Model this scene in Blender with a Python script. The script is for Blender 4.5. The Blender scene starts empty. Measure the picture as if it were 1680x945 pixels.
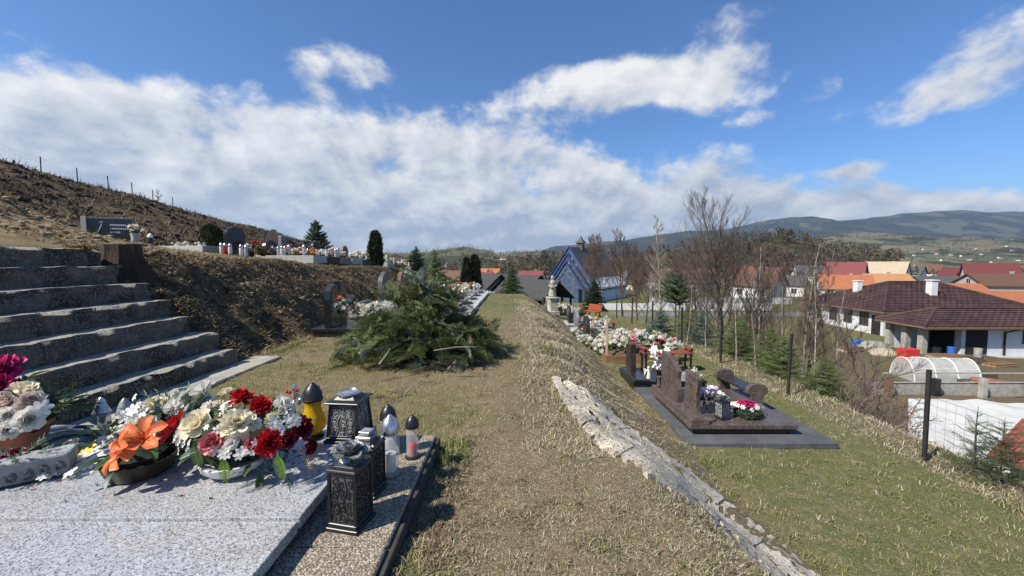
import bpy, bmesh, math, random
import numpy as np
from math import sin, cos, pi, radians, atan2, sqrt, tan
from mathutils import Vector, Matrix
R = random.Random(11)
NR = np.random.RandomState(5)
S = bpy.context.scene
COL = S.collection

# ------------------------------------------------------------------ camera
EYE = 1.5
FPX = 656.0                      # focal length in photograph pixels (1680 wide)
PITCH = math.atan(42.5 / FPX)
cd = bpy.data.cameras.new('camera'); cam = bpy.data.objects.new('camera', cd); COL.objects.link(cam)
cam.location = (0, 0, EYE); cam.rotation_euler = (pi / 2 - PITCH, 0, 0)
cd.sensor_width = 36; cd.lens = FPX / 1680 * 36; cd.clip_start = 0.05; cd.clip_end = 40000
S.camera = cam

# ------------------------------------------------------------------ light
SUN_EL = radians(46); SUN_TO = Vector((-0.85, -0.53, 0)).normalized()   # horizontal direction to the sun
tosun = Vector((SUN_TO.x * cos(SUN_EL), SUN_TO.y * cos(SUN_EL), sin(SUN_EL)))
ld = bpy.data.lights.new('sun', 'SUN'); ld.energy = 5.0; ld.angle = radians(0.55); ld.color = (1, 0.945, 0.84)
sun = bpy.data.objects.new('sun', ld); COL.objects.link(sun)
sun.rotation_euler = (-tosun).to_track_quat('-Z', 'Y').to_euler()
S.view_settings.view_transform = 'Standard'; S.view_settings.look = 'None'
S.view_settings.exposure = 0.53; S.view_settings.gamma = 1.0
S.render.engine = 'CYCLES'
S.cycles.use_denoising = True
S.cycles.max_bounces = 6; S.cycles.diffuse_bounces = 2; S.cycles.glossy_bounces = 2
S.cycles.transmission_bounces = 4; S.cycles.transparent_max_bounces = 8; S.cycles.volume_bounces = 0
S.cycles.caustics_reflective = False; S.cycles.caustics_refractive = False


def ray(px, py):
    dx = (px - 840) / FPX; u = (472.5 - py) / FPX
    return Vector((dx, cos(PITCH) + u * sin(PITCH), -sin(PITCH) + u * cos(PITCH)))


def at(px, py, Y):
    d = ray(px, py); t = Y / d.y
    return Vector((d.x * t, Y, EYE + d.z * t))


def gnd(px, py, z=0.0):
    d = ray(px, py); t = (z - EYE) / d.z
    return Vector((d.x * t, d.y * t, z))


# ------------------------------------------------------------------ sky with clouds
W = bpy.data.worlds.new('World'); S.world = W; W.use_nodes = True
nt = W.node_tree; nt.nodes.clear()


class G:
    """tiny node-graph helper"""
    def __init__(s, tree): s.t = tree
    def n(s, typ, **kw):
        nd = s.t.nodes.new(typ)
        for k, v in kw.items(): setattr(nd, k, v)
        return nd
    def set(s, sock, v):
        if isinstance(v, bpy.types.NodeSocket): s.t.links.new(v, sock)
        elif v is not None:
            if hasattr(sock.default_value, '__len__') and not hasattr(v, '__len__'): v = (v,) * len(sock.default_value)
            if hasattr(v, '__len__') and len(sock.default_value) == 4 and len(v) == 3: v = (*v, 1)
            sock.default_value = v
    def m(s, op, a, b=None, c=None, clamp=False):
        nd = s.n('ShaderNodeMath', operation=op, use_clamp=clamp)
        for i, v in enumerate((a, b, c)): 
            if v is not None: s.set(nd.inputs[i], v)
        return nd.outputs[0]
    def v(s, op, a, b=None, out=0):
        nd = s.n('ShaderNodeVectorMath', operation=op); s.set(nd.inputs[0], a)
        if b is not None: s.set(nd.inputs[1], b)
        return nd.outputs['Value'] if op in ('DOT_PRODUCT', 'LENGTH', 'DISTANCE') else nd.outputs[0]
    def mix(s, f, a, b, blend='MIX'):
        nd = s.n('ShaderNodeMix', data_type='RGBA', blend_type=blend); s.set(nd.inputs[0], f); s.set(nd.inputs[6], a); s.set(nd.inputs[7], b)
        return nd.outputs[2]
    def noise(s, vec, scale, detail=4, rough=.55, dist=0, dims='3D'):
        nd = s.n('ShaderNodeTexNoise', noise_dimensions=dims); s.set(nd.inputs['Vector'], vec)
        nd.inputs['Scale'].default_value = scale; nd.inputs['Detail'].default_value = detail
        nd.inputs['Roughness'].default_value = rough; nd.inputs['Distortion'].default_value = dist
        return nd.outputs['Fac']
    def ramp(s, f, a, b, lo=0., hi=1.):
        nd = s.n('ShaderNodeMapRange', interpolation_type='SMOOTHSTEP'); s.set(nd.inputs[0], f)
        for i, v in ((1, a), (2, b), (3, lo), (4, hi)): nd.inputs[i].default_value = v
        return nd.outputs[0]


g = G(nt)
sky = g.n('ShaderNodeTexSky', sky_type='NISHITA', sun_disc=False)
sky.sun_elevation = SUN_EL; sky.sun_rotation = atan2(SUN_TO.x, SUN_TO.y)
sky.altitude = 200; sky.air_density = 1.0; sky.dust_density = 0.25; sky.ozone_density = 2.2
D = g.n('ShaderNodeTexCoord').outputs['Generated']
D = g.v('NORMALIZE', D)
sx = g.n('ShaderNodeSeparateXYZ'); g.set(sx.inputs[0], D); dz = sx.outputs[2]
den = g.m('ADD', g.m('MAXIMUM', dz, 0.0), 0.55)
cmb = g.n('ShaderNodeCombineXYZ'); g.set(cmb.inputs[0], g.m('DIVIDE', sx.outputs[0], den)); g.set(cmb.inputs[1], g.m('DIVIDE', sx.outputs[1], den))
P = cmb.outputs[0]
P = g.v('ADD', P, (3.1, 1.7, 0))
pl = g.v('ADD', P, (-.035, -0.06, 0))
n1 = g.noise(P, 4.2, 9, .60, .1, '2D'); n1b = g.noise(pl, 4.2, 5, .60, .1, '2D')
n2 = g.noise(P, .9, 2, .5, 0, '2D')
# the cloud bank: the side of a tilted plane through the sky, continuing all round
a_, b_ = ray(0, 62).normalized(), ray(1680, 322).normalized()
nrm = a_.cross(b_).normalized()
if nrm.z > 0: nrm = -nrm
sd = g.v('DOT_PRODUCT', D, tuple(nrm))          # > 0 below the edge of the bank
bank = g.m('ADD', g.ramp(sd, -.06, .10, -.17, .40), g.ramp(dz, .02, .20, .26, 0))
bias = bank
for (px, py, rx, rz, k) in ((1000, 140, .36, .10, .44), (1110, 125, .22, .09, .30), (600, 112, .20, .05, .27), (500, 112, .05, .05, .2), (525, 155, .05, .03, .2), (1530, 172, .22, .05, .30),
                            (1600, 92, .34, .07, .27), (1240, 197, .06, .02, .2), (1190, 22, .2, .04, .22),
                            (1380, 280, .06, .025, .25), (1170, 165, .10, .06, .2)):
    c = ray(px, py).normalized()
    q = g.v('MULTIPLY', g.v('SUBTRACT', D, tuple(c)), (1 / rx, 1.6, 1 / rz))
    bl = g.ramp(g.v('LENGTH', q), .1, 1.15, k, 0)
    bias = g.m('ADD', bias, bl)
dens = g.m('ADD', g.m('ADD', n1, g.m('MULTIPLY', g.m('SUBTRACT', n2, .5), .35)), bias)
cov = g.ramp(dens, .54, .80)
thick = g.ramp(dens, .62, 1.05)
lit = g.m('ADD', g.m('MULTIPLY', g.m('SUBTRACT', n1, n1b), 2.5), .68)
lit = g.m('SUBTRACT', lit, g.m('MULTIPLY', thick, .22))
lowg = g.ramp(dz, .02, .34, -.34, .06)
lit = g.m('ADD', lit, lowg, clamp=True)
hor = g.ramp(dz, .0, .10)
ccol = g.mix(lit, (3.7, 4.3, 5.2), (8.6, 8.55, 8.4))
skyc = g.mix(1.0, sky.outputs[0], (.64, .96, 1.32), 'MULTIPLY')
hz = g.ramp(dz, .0, .22, .55, 0)
skyc = g.mix(hz, skyc, (4.0, 5.4, 7.6))
fin = g.mix(g.m('MULTIPLY', cov, .96), skyc, ccol)
bg = g.n('ShaderNodeBackground'); g.set(bg.inputs[0], fin); bg.inputs[1].default_value = 0.078
ow = g.n('ShaderNodeOutputWorld'); nt.links.new(bg.outputs[0], ow.inputs[0])

W.cycles.sampling_method = 'MANUAL'; W.cycles.sample_map_resolution = 512
# ------------------------------------------------------------------ materials
MATS = {}


def mat(name, col, rough=.7, var=.18, scale=6, col2=None, bump=0, bscale=40, metal=0, spec=.4, speck=None, sscale=150,
        attr=None, trans=0, alpha=1, rnd=0, coat=0, transl=0, detail=5, stretch=None, f2=(.42, .62), emit=None):
    if name in MATS: return MATS[name]
    m = bpy.data.materials.new(name); m.use_nodes = True; t = m.node_tree
    bs = t.nodes['Principled BSDF']; q = G(t)
    tc = q.n('ShaderNodeTexCoord').outputs['Object']
    if stretch: tc = q.v('MULTIPLY', tc, stretch)
    if rnd:
        oi = q.n('ShaderNodeObjectInfo').outputs['Random']
        tc = q.v('ADD', tc, q.v('MULTIPLY', (31., 17., 23.), oi) if False else None) if False else tc
    n = q.noise(tc, scale, detail, .6)
    lo = tuple(c * (1 - var) for c in col); hi = tuple(min(1, c * (1 + var)) for c in col)
    base = q.mix(q.ramp(n, .3, .7), lo, hi)
    if attr:
        at_ = q.n('ShaderNodeAttribute', attribute_name=attr); base = q.mix(1, base, at_.outputs['Color'], 'MULTIPLY')
    if col2: base = q.mix(q.ramp(q.noise(tc, scale * .37, 4, .6), *f2), base, col2)
    if speck:
        for k, (sc_, thr) in zip(speck, ((sscale, .58), (sscale * 1.7, .6), (sscale * .6, .62))):
            base = q.mix(q.ramp(q.noise(q.v('ADD', tc, (sc_, 0, 0)), sc_, 2, .6), thr - .06, thr + .05), base, k)
    if rnd:
        k = q.m('ADD', q.m('MULTIPLY', oi, 2 * rnd), 1 - rnd)
        kk = q.n('ShaderNodeCombineXYZ')
        for i in range(3): q.set(kk.inputs[i], k)
        base = q.mix(1, base, kk.outputs[0], 'MULTIPLY')
    q.set(bs.inputs['Base Color'], base)
    bs.inputs['Roughness'].default_value = rough; bs.inputs['Metallic'].default_value = metal
    bs.inputs['Specular IOR Level'].default_value = spec
    if coat: bs.inputs['Coat Weight'].default_value = coat; bs.inputs['Coat Roughness'].default_value = .08
    if trans: bs.inputs['Transmission Weight'].default_value = trans; bs.inputs['IOR'].default_value = 1.3
    if alpha < 1: bs.inputs['Alpha'].default_value = alpha
    if bump:
        b = q.n('ShaderNodeBump'); b.inputs['Strength'].default_value = min(1, bump); b.inputs['Distance'].default_value = .6 / bscale
        q.set(b.inputs['Height'], q.noise(tc, bscale, 5, .65)); t.links.new(b.outputs[0], bs.inputs['Normal'])
    if transl:
        tr = q.n('ShaderNodeBsdfTranslucent'); q.set(tr.inputs[0], base)
        mx = q.n('ShaderNodeMixShader'); mx.inputs[0].default_value = transl
        t.links.new(bs.outputs[0], mx.inputs[1]); t.links.new(tr.outputs[0], mx.inputs[2])
        t.links.new(mx.outputs[0], t.nodes['Material Output'].inputs[0])
    MATS[name] = m
    return m


# ------------------------------------------------------------------ mesh builder
class MB:
    def __init__(s): s.v = []; s.f = []; s.mi = []; s.cur = 0
    def add(s, vs, fs):
        o = len(s.v); s.v.extend([tuple(p) for p in vs]); s.f.extend([tuple(i + o for i in f) for f in fs]); s.mi.extend([s.cur] * len(fs)); return s
    def addM(s, vs, fs, M): return s.add([M @ Vector(p) for p in vs], fs)
    def box(s, c, d, rz=0, top=(1, 1), sh=(0, 0)):
        hx, hy, hz = d[0] / 2, d[1] / 2, d[2] / 2; vs = []
        for z, k, o in ((-hz, (1, 1), (0, 0)), (hz, top, sh)):
            for x, y in ((-1, -1), (1, -1), (1, 1), (-1, 1)):
                px, py = x * hx * k[0] + o[0], y * hy * k[1] + o[1]
                vs.append((c[0] + px * cos(rz) - py * sin(rz), c[1] + px * sin(rz) + py * cos(rz), c[2] + z))
        return s.add(vs, [(3, 2, 1, 0), (4, 5, 6, 7), (0, 1, 5, 4), (1, 2, 6, 5), (2, 3, 7, 6), (3, 0, 4, 7)])
    def lathe(s, prof, n=16, c=(0, 0, 0), cap=True, ph=0):
        vs = []; fs = []
        for r, z in prof:
            for k in range(n):
                a = 2 * pi * k / n + ph; vs.append((c[0] + r * cos(a), c[1] + r * sin(a), c[2] + z))
        for i in range(len(prof) - 1):
            for k in range(n):
                k2 = (k + 1) % n; fs.append((i * n + k, i * n + k2, (i + 1) * n + k2, (i + 1) * n + k))
        if cap: fs.append(tuple(range(n - 1, -1, -1))); fs.append(tuple((len(prof) - 1) * n + k for k in range(n)))
        return s.add(vs, fs)
    def tube(s, pts, rad, n=6, cap=True):
        pts = [Vector(p) for p in pts]; vs = []; fs = []
        if not hasattr(rad, '__len__'): rad = [rad] * len(pts)
        up = Vector((0.13, 0.31, 1)).normalized()
        for i, p in enumerate(pts):
            t = (pts[min(i + 1, len(pts) - 1)] - pts[max(i - 1, 0)])
            if t.length < 1e-9: t = Vector((0, 0, 1))
            t.normalize(); a = t.cross(up)
            if a.length < .05: a = t.cross(Vector((1, 0, 0)))
            a.normalize(); b = t.cross(a)
            for k in range(n):
                w = 2 * pi * k / n; vs.append(p + (a * cos(w) + b * sin(w)) * rad[i])
        for i in range(len(pts) - 1):
            for k in range(n):
                k2 = (k + 1) % n; fs.append((i * n + k, i * n + k2, (i + 1) * n + k2, (i + 1) * n + k))
        if cap: fs.append(tuple(range(n - 1, -1, -1))); fs.append(tuple((len(pts) - 1) * n + k for k in range(n)))
        return s.add(vs, fs)
    def prism(s, poly, a, b, M=None):
        """poly in local XZ, extruded along local Y from a to b"""
        n = len(poly); vs = [(x, a, z) for x, z in poly] + [(x, b, z) for x, z in poly]
        fs = [tuple(range(n)), tuple(range(2 * n - 1, n - 1, -1))] + [(i, i + n, (i + 1) % n + n, (i + 1) % n) for i in range(n)]
        return s.addM(vs, fs, M) if M else s.add(vs, fs)
    def blob(s, c, r, seed=0, n=8, m=5, j=.18):
        q = random.Random(seed); vs = [(c[0], c[1], c[2] + r[2])]; fs = []
        for i in range(1, m):
            th = pi * i / m
            for k in range(n):
                a = 2 * pi * k / n + i * .4; e = 1 + q.uniform(-j, j)
                vs.append((c[0] + r[0] * e * sin(th) * cos(a), c[1] + r[1] * e * sin(th) * sin(a), c[2] + r[2] * e * cos(th)))
        vs.append((c[0], c[1], c[2] - r[2])); L = len(vs) - 1
        for k in range(n): fs.append((0, 1 + k, 1 + (k + 1) % n)); fs.append((L, L - n + (k + 1) % n, L - n + k))
        for i in range(m - 2):
            for k in range(n):
                a, b = 1 + i * n + k, 1 + i * n + (k + 1) % n; fs.append((a, a + n, b + n, b))
        return s.add(vs, fs)
    def mesh(s, name, mats, smooth=False, bev=0, seg=1):
        me = bpy.data.meshes.new(name); me.from_pydata(s.v, [], s.f)
        for m in (mats if isinstance(mats, (list, tuple)) else [mats]): me.materials.append(m)
        if any(s.mi): me.polygons.foreach_set('material_index', s.mi)
        bm = bmesh.new(); bm.from_mesh(me); bmesh.ops.recalc_face_normals(bm, faces=bm.faces)
        if bev:
            ed = [e for e in bm.edges if len(e.link_faces) == 2 and e.calc_face_angle(0) > .6]
            bmesh.ops.bevel(bm, geom=ed, offset=bev, segments=seg, affect='EDGES', profile=.5, clamp_overlap=True)
        bm.to_mesh(me); bm.free()
        if smooth:
            me.polygons.foreach_set('use_smooth', [True] * len(me.polygons))
            if smooth != 2:
                try: me.set_sharp_from_angle(angle=radians(38))
                except Exception: pass
        return me
    def build(s, name, mats, parent=None, loc=(0, 0, 0), smooth=False, bev=0, seg=1):
        return link(name, s.mesh(name, mats, smooth, bev, seg), parent, loc)


def link(name, me, parent=None, loc=(0, 0, 0), rot=(0, 0, 0), sc=1):
    o = bpy.data.objects.new(name, me); COL.objects.link(o); o.parent = parent; o.location = loc; o.rotation_euler = rot
    o.scale = (sc,) * 3 if not hasattr(sc, '__len__') else sc
    return o


def tag(o, label=None, cat=None, group=None, kind=None):
    if label: o['label'] = label
    if cat: o['category'] = cat
    if group: o['group'] = group
    if kind: o['kind'] = kind
    return o


def thing(name, label, cat, loc=(0, 0, 0), rz=0, group=None, sc=1):
    o = link(name, None, None, loc, (0, 0, rz), sc); o.empty_display_size = .1
    return tag(o, label, cat, group)


def dup(root, label=None, loc=None, rz=None, sc=None, group=None, parent=None):
    r = root.copy(); COL.objects.link(r)
    if parent is not None: r.parent = parent
    if label: r['label'] = label
    if group: r['group'] = group
    if loc is not None: r.location = loc
    if rz is not None: r.rotation_euler = (0, 0, rz)
    if sc is not None: r.scale = (sc,) * 3 if not hasattr(sc, '__len__') else sc
    for ch in list(root.children):
        c = ch.copy(); COL.objects.link(c); c.parent = r
        for gch in ch.children:
            d = gch.copy(); COL.objects.link(d); d.parent = c
    return r


def npmesh(name, V, F, mats, col=None, smooth=False, attrs=None):
    """V (n,3) F (m,k) numpy arrays, k constant"""
    me = bpy.data.meshes.new(name); n, k = F.shape
    me.vertices.add(len(V)); me.vertices.foreach_set('co', np.ascontiguousarray(V, dtype=np.float32).ravel())
    me.loops.add(n * k); me.loops.foreach_set('vertex_index', np.ascontiguousarray(F, dtype=np.int32).ravel())
    me.polygons.add(n); me.polygons.foreach_set('loop_start', np.arange(0, n * k, k, dtype=np.int32))
    if smooth: me.polygons.foreach_set('use_smooth', np.ones(n, dtype=bool))
    for m in (mats if isinstance(mats, (list, tuple)) else [mats]): me.materials.append(m)
    if col is not None:
        a = me.attributes.new('Col', 'FLOAT_COLOR', 'POINT')
        c4 = np.ones((len(V), 4), np.float32); c4[:, :3] = col; a.data.foreach_set('color', c4.ravel())
    for kx, vx in (attrs or {}).items():
        a = me.attributes.new(kx, 'FLOAT', 'POINT'); a.data.foreach_set('value', np.asarray(vx, np.float32).ravel())
    me.update(calc_edges=True)
    return me


# ------------------------------------------------------------------ noise + terrain height
def _h(ix, iy, s):
    v = np.sin(ix * 127.1 + iy * 311.7 + s * 74.7) * 43758.5453
    return v - np.floor(v)


def vn(x, y, s=0):
    ix, iy = np.floor(x), np.floor(y); fx, fy = x - ix, y - iy
    fx = fx * fx * (3 - 2 * fx); fy = fy * fy * (3 - 2 * fy)
    a, b, c, d = _h(ix, iy, s), _h(ix + 1, iy, s), _h(ix, iy + 1, s), _h(ix + 1, iy + 1, s)
    return (a * (1 - fx) + b * fx) * (1 - fy) + (c * (1 - fx) + d * fx) * fy - .5


def fbm(x, y, s=0, o=4):
    r = 0; a = 1; k = 1
    for i in range(o): r = r + a * vn(x * k, y * k, s + i * 9); a *= .5; k *= 2.03
    return r


def sst(t): t = np.clip(t, 0, 1); return t * t * (3 - 2 * t)


def Hraw(x, y, noise=True):
    x = np.asarray(x, float); y = np.asarray(y, float)
    zp = np.interp(y, [-50, 14, 19, 25, 35, 45, 60, 90, 300], [0, 0, -.05, -.5, -1.9, -3.2, -5, -8, -9])
    zl = np.interp(y, [-50, 12, 22, 30, 45, 60, 90, 300], [-1.4, -1.4, -1.62, -2.1, -3.6, -5.5, -8, -9])
    zv = np.interp(y, [-50, 70, 300, 1200], [-7, -7.3, -9, -12])
    zt = np.interp(y, [-50, 6.5, 12.7, 20, 32, 45, 60, 100, 200], [1.72, 1.66, 1.38, 1.2, .55, -.5, -2.6, -6.5, -9])
    zc = np.interp(y, [-50, 0, 32, 60, 93, 140, 200, 300], [13, 12, 9.4, 7.2, 4.3, 0, -6, -9])
    xe = .5 + .45 * sst((5.2 - y) / 3.5)
    far = sst((y - 30) / 60)
    kn = [(-900, zc * .3 + 10 * (1 - far) - 9 * far), (-120, zc * 1.0 + .8), (-41, zc), (-17.5, zt + 1.05), (-8.6, zt + .3), (-6.0, zt), (-4.15, zp), (xe, zp), (2.8, zl), (6.9, zl - .12), (17.5, zv), (400, zv - 1), (3000, zv - 2)]
    r = kn[0][1] + 0 * x
    for (x0, v0), (x1, v1) in zip(kn[:-1], kn[1:]):
        t = np.clip((x - x0) / (x1 - x0), 0, 1)
        w = .25 if abs(np.mean(x1 - x0)) > 5 else .6
        if np.isscalar(x0) and x0 == -6.0: w = .25
        t = t * (1 - w) + sst(t) * w
        r = r + (v1 - v0) * t
    # cut under the stairs, soil heap above them
    st = sst((y - .2) / .3) * sst((5.85 - y) / .22) * sst((x + 6.6) / .5) * sst((-3.78 - x) / .2)
    r = r - .34 * st
    r = r + .8 * np.exp(-(((x + 10.4) / 1.8) ** 2 + ((y - 6.4) / 1.7) ** 2)) + .9 * np.exp(-(((x + 11.8) / 2.2) ** 2 + ((y - 7.2) / 2.0) ** 2))
    if noise:
        bankm = sst((x + 6.4) / .6) * sst((-3.9 - x) / .5) * sst((60 - y) / 30) * (1 - st)
        hillm = sst((-13 - x) / 6) * sst((150 - y) / 60)
        embm = sst((x - xe + .1) / .4) * sst((3.1 - x) / .6) * sst((40 - y) / 20)
        heap = np.exp(-(((x + 10) / 2.6) ** 2 + ((y - 6.8) / 2.2) ** 2))
        r = r + bankm * ((fbm(x * 1.6, y * 1.6, 3, 5) - .05) * .30 + (fbm(x * 7, y * 7, 4, 3)) * .08) + hillm * (fbm(x * .35, y * .35, 5, 3) * .7 + fbm(x * 1.4, y * 1.4, 7, 4) * .5)
        r = r + embm * fbm(x * 2, y * 2, 8, 4) * .16 + heap * fbm(x * 3, y * 3, 6, 4) * .3
        r = r + .045 * fbm(x * .9, y * .9, 9, 4) * sst((60 - y) / 30) + .02 * fbm(x * 5, y * 5, 10, 2) * sst((20 - y) / 10)
        r = r + sst((np.abs(x - 6) - 9) / 20) * sst((x - 6) / 5) * fbm(x * .08, y * .08, 12, 3) * .5
    return r


HILLS = []


def bil(X, Y, Z, x, y):
    i = np.clip(np.searchsorted(X, x) - 1, 0, len(X) - 2); j = np.clip(np.searchsorted(Y, y) - 1, 0, len(Y) - 2)
    fx = np.clip((x - X[i]) / (X[i + 1] - X[i]), 0, 1); fy = np.clip((y - Y[j]) / (Y[j + 1] - Y[j]), 0, 1)
    return (Z[j, i] * (1 - fx) + Z[j, i + 1] * fx) * (1 - fy) + (Z[j + 1, i] * (1 - fx) + Z[j + 1, i + 1] * fx) * fy


def Hm(x, y): return bil(XS, YS, GZ, np.asarray(x, float), np.asarray(y, float))     # height of the ground mesh itself


def Hall(x, y):
    r = Hm(x, y)
    for X, Y, Z in HILLS:
        k = (x > X[0]) & (x < X[-1]) & (y > Y[0]) & (y < Y[-1]); r = np.where(k, np.maximum(r, bil(X, Y, Z, x, y)), r)
    return r


def H(x, y): return float(Hm(np.array([x]), np.array([y]))[0])


def on(x, y, dz=0.0): return (x, y, H(x, y) + dz)


_TT = np.concatenate([np.arange(1.2, 20, .02), np.arange(20, 120, .15)])


def hit(px, py, dz=0.):
    """the point of the ground seen at a picture position"""
    d = ray(px, py); P = np.stack([d.x * _TT, d.y * _TT, EYE + d.z * _TT], 1); h = Hm(P[:, 0], P[:, 1]) + dz
    k = np.argmax(P[:, 2] < h); return Vector((P[k, 0], P[k, 1], float(h[k])))
# ================================================================== GROUND
def grow(a, b, st, k):
    r = [a]
    while r[-1] < b: r.append(r[-1] + st); st *= k
    return r


xs = sorted(set([-v for v in grow(7.2, 7000, .15, 1.07)][::-1] + list(np.arange(-7.1, 7.2, .13)) + grow(7.25, 9000, .15, 1.065)))
ys = [-v for v in grow(.5, 600, .3, 1.2)][::-1] + list(np.arange(.6, 13.6, .13)) + grow(13.65, 12000, .15, 1.055)
GX, GY = np.meshgrid(np.array(xs), np.array(ys))
GZ = Hraw(GX, GY); XS, YS = np.array(xs), np.array(ys)
V = np.stack([GX.ravel(), GY.ravel(), GZ.ravel()], 1)
nx, ny = len(xs), len(ys)
ii = np.arange(nx * ny).reshape(ny, nx)
F = np.stack([ii[:-1, :-1].ravel(), ii[:-1, 1:].ravel(), ii[1:, 1:].ravel(), ii[1:, :-1].ravel()], 1)
bx, by = GX.ravel(), GY.ravel()
soil = np.maximum.reduce([
    sst((bx + 6.5) / .5) * sst((-3.85 - bx) / .5) * sst((45 - by) / 20),
    sst((-14.5 - bx) / 4) * sst((130 - by) / 50) * sst((bx + 43) / 4) * .95,
    np.exp(-(((bx + 10.2) / 2.8) ** 2 + ((by - 6.8) / 2.4) ** 2)) * 1.3,
    .6 * sst((bx - 8.5) / 3) * sst((62 - bx) / 8) * sst((46 - by) / 5) * sst((by - 2) / 3)])
heap = np.clip(np.exp(-(((bx + 10.2) / 2.6) ** 2 + ((by - 6.8) / 2.2) ** 2)) * 1.6, 0, 1)
green = np.maximum.reduce([.85 * sst((bx - 2.6) / .6) * sst((7.2 - bx) / 1.2) * sst((40 - by) / 10),
                           .8 * sst((by - 9) / 5) * sst((.9 - bx) / .7) * sst((bx + 1.4) / .3), .75 * sst((by - 38) / 20) * sst((bx + 20) / 20), .8 * sst((bx - 17) / 10) * sst((by - 20) / 20)])
gm = bpy.data.materials.new('ground_turf'); gm.use_nodes = True; q = G(gm.node_tree); bs = gm.node_tree.nodes['Principled BSDF']
tc = q.n('ShaderNodeNewGeometry').outputs['Position']
A = lambda k: q.n('ShaderNodeAttribute', attribute_name=k).outputs['Fac']
nf = q.noise(tc, 55, 4, .7); nm = q.noise(tc, 6, 5, .65); nl = q.noise(tc, .9, 5, .6); nv = q.noise(tc, .02, 5, .6)
dry = q.mix(q.ramp(nf, .3, .7), (.10, .075, .043), (.31, .25, .15))
dry = q.mix(q.ramp(nm, .35, .65), dry, (.17, .135, .075))
grn = q.mix(q.ramp(nf, .3, .7), (.05, .062, .02), (.17, .175, .07))
gf = q.m('MULTIPLY', q.m('ADD', A('green'), q.m('MULTIPLY', q.m('SUBTRACT', nl, .42), 1.3), clamp=True), q.ramp(nm, .2, .6))
c0 = q.mix(gf, dry, grn)
earth = q.mix(q.ramp(nm, .34, .66), (.028, .020, .014), (.15, .108, .068))
earth = q.mix(q.ramp(nf, .52, .72), earth, (.24, .19, .125))
earth = q.mix(q.ramp(nl, .5, .66), earth, (.10, .085, .042))
c0 = q.mix(q.m('MULTIPLY', A('soil'), q.ramp(nm, .2, .5, .75, 1), clamp=True), c0, earth)
clay = q.mix(q.ramp(nm, .35, .65), (.14, .09, .045), (.40, .30, .17))
c0 = q.mix(A('heap'), c0, clay)
fld = q.mix(q.ramp(nv, .40, .60), (.075, .10, .035), (.17, .15, .075))
c0 = q.mix(q.m('MULTIPLY', A('far'), .85), c0, fld)
q.set(bs.inputs['Base Color'], c0); bs.inputs['Roughness'].default_value = .95; bs.inputs['Specular IOR Level'].default_value = .1
bp = q.n('ShaderNodeBump'); bp.inputs['Strength'].default_value = .9; bp.inputs['Distance'].default_value = .03
q.set(bp.inputs['Height'], q.m('ADD', q.m('MULTIPLY', nf, .5), nm)); gm.node_tree.links.new(bp.outputs[0], bs.inputs['Normal'])
gme = npmesh('ground', V, F, gm, smooth=True, attrs={'soil': np.clip(soil, 0, 1), 'heap': heap, 'green': green, 'far': sst((np.hypot(bx, by) - 60) / 60)})
tag(link('ground', gme), kind='structure')

# ================================================================== HILLS
def hill_mat(name, cols, sc, bumpd=0, thr=(.45, .55)):
    m = bpy.data.materials.new(name); m.use_nodes = True; q = G(m.node_tree); b = m.node_tree.nodes['Principled BSDF']
    tc = q.n('ShaderNodeNewGeometry').outputs['Position']
    n = q.noise(q.v('MULTIPLY', tc, (1, .45, 2.0)), sc, 5, .62)
    c = q.mix(q.ramp(n, *thr), cols[0], cols[1])
    if len(cols) > 2:
        vo = q.n('ShaderNodeTexVoronoi'); vo.inputs['Scale'].default_value = sc * 2.2; q.set(vo.inputs['Vector'], q.v('MULTIPLY', tc, (1, .5, 1)))
        sp = q.n('ShaderNodeSeparateColor'); q.set(sp.inputs[0], vo.outputs['Color'])
        c = q.mix(q.ramp(sp.outputs[0], .45, .5), c, cols[2])
        c = q.mix(q.ramp(sp.outputs[1], .72, .76), c, cols[3])
        c = q.mix(q.ramp(q.noise(tc, sc * 1.3, 6, .7), .52, .58), c, cols[0])
    c = q.mix(q.ramp(q.noise(tc, sc * 14, 3, .7), .3, .7, 0, .45), c, tuple(k * .5 for k in cols[0]))
    q.set(b.inputs['Base Color'], c); b.inputs['Roughness'].default_value = 1; b.inputs['Specular IOR Level'].default_value = 0
    return m


def hill(name, pts, Y, wf, wb, m, amp, sc, seed, n=150, rows=26, foot=-14):
    """a ridge whose crest stands Y metres away, its crest line through the given picture points"""
    px = [p[0] for p in pts]; xs_ = np.linspace(px[0], px[-1], n)
    cz = np.interp(xs_, px, [at(p[0], p[1], Y).z for p in pts]); cx = (xs_ - 840) / FPX * Y
    t = np.linspace(-1, 1, rows); V = []
    for k in t:
        y = Y + (k * wf if k < 0 else k * wb)
        prof = (1 - sst(abs(k))) * .55 + (1 - abs(k)) * .45
        x = cx * (1 + k * .0)
        z = foot + (cz - foot) * prof + amp * fbm(x / sc, (y + 0 * x) / sc, seed, 5) * min(1, (1 - abs(k)) * 2.5)
        V.append(np.stack([x, y + 0 * x, z], 1))
    V = np.concatenate(V); i = np.arange(n * rows).reshape(rows, n)
    F = np.stack([i[:-1, :-1].ravel(), i[:-1, 1:].ravel(), i[1:, 1:].ravel(), i[1:, :-1].ravel()], 1)
    me = npmesh(name, V, F, m, smooth=True); o = tag(link(name, me), kind='structure')
    HILLS.append((cx, np.array([Y + (k * wf if k < 0 else k * wb) for k in t]), V[:, 2].reshape(rows, n)))


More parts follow.
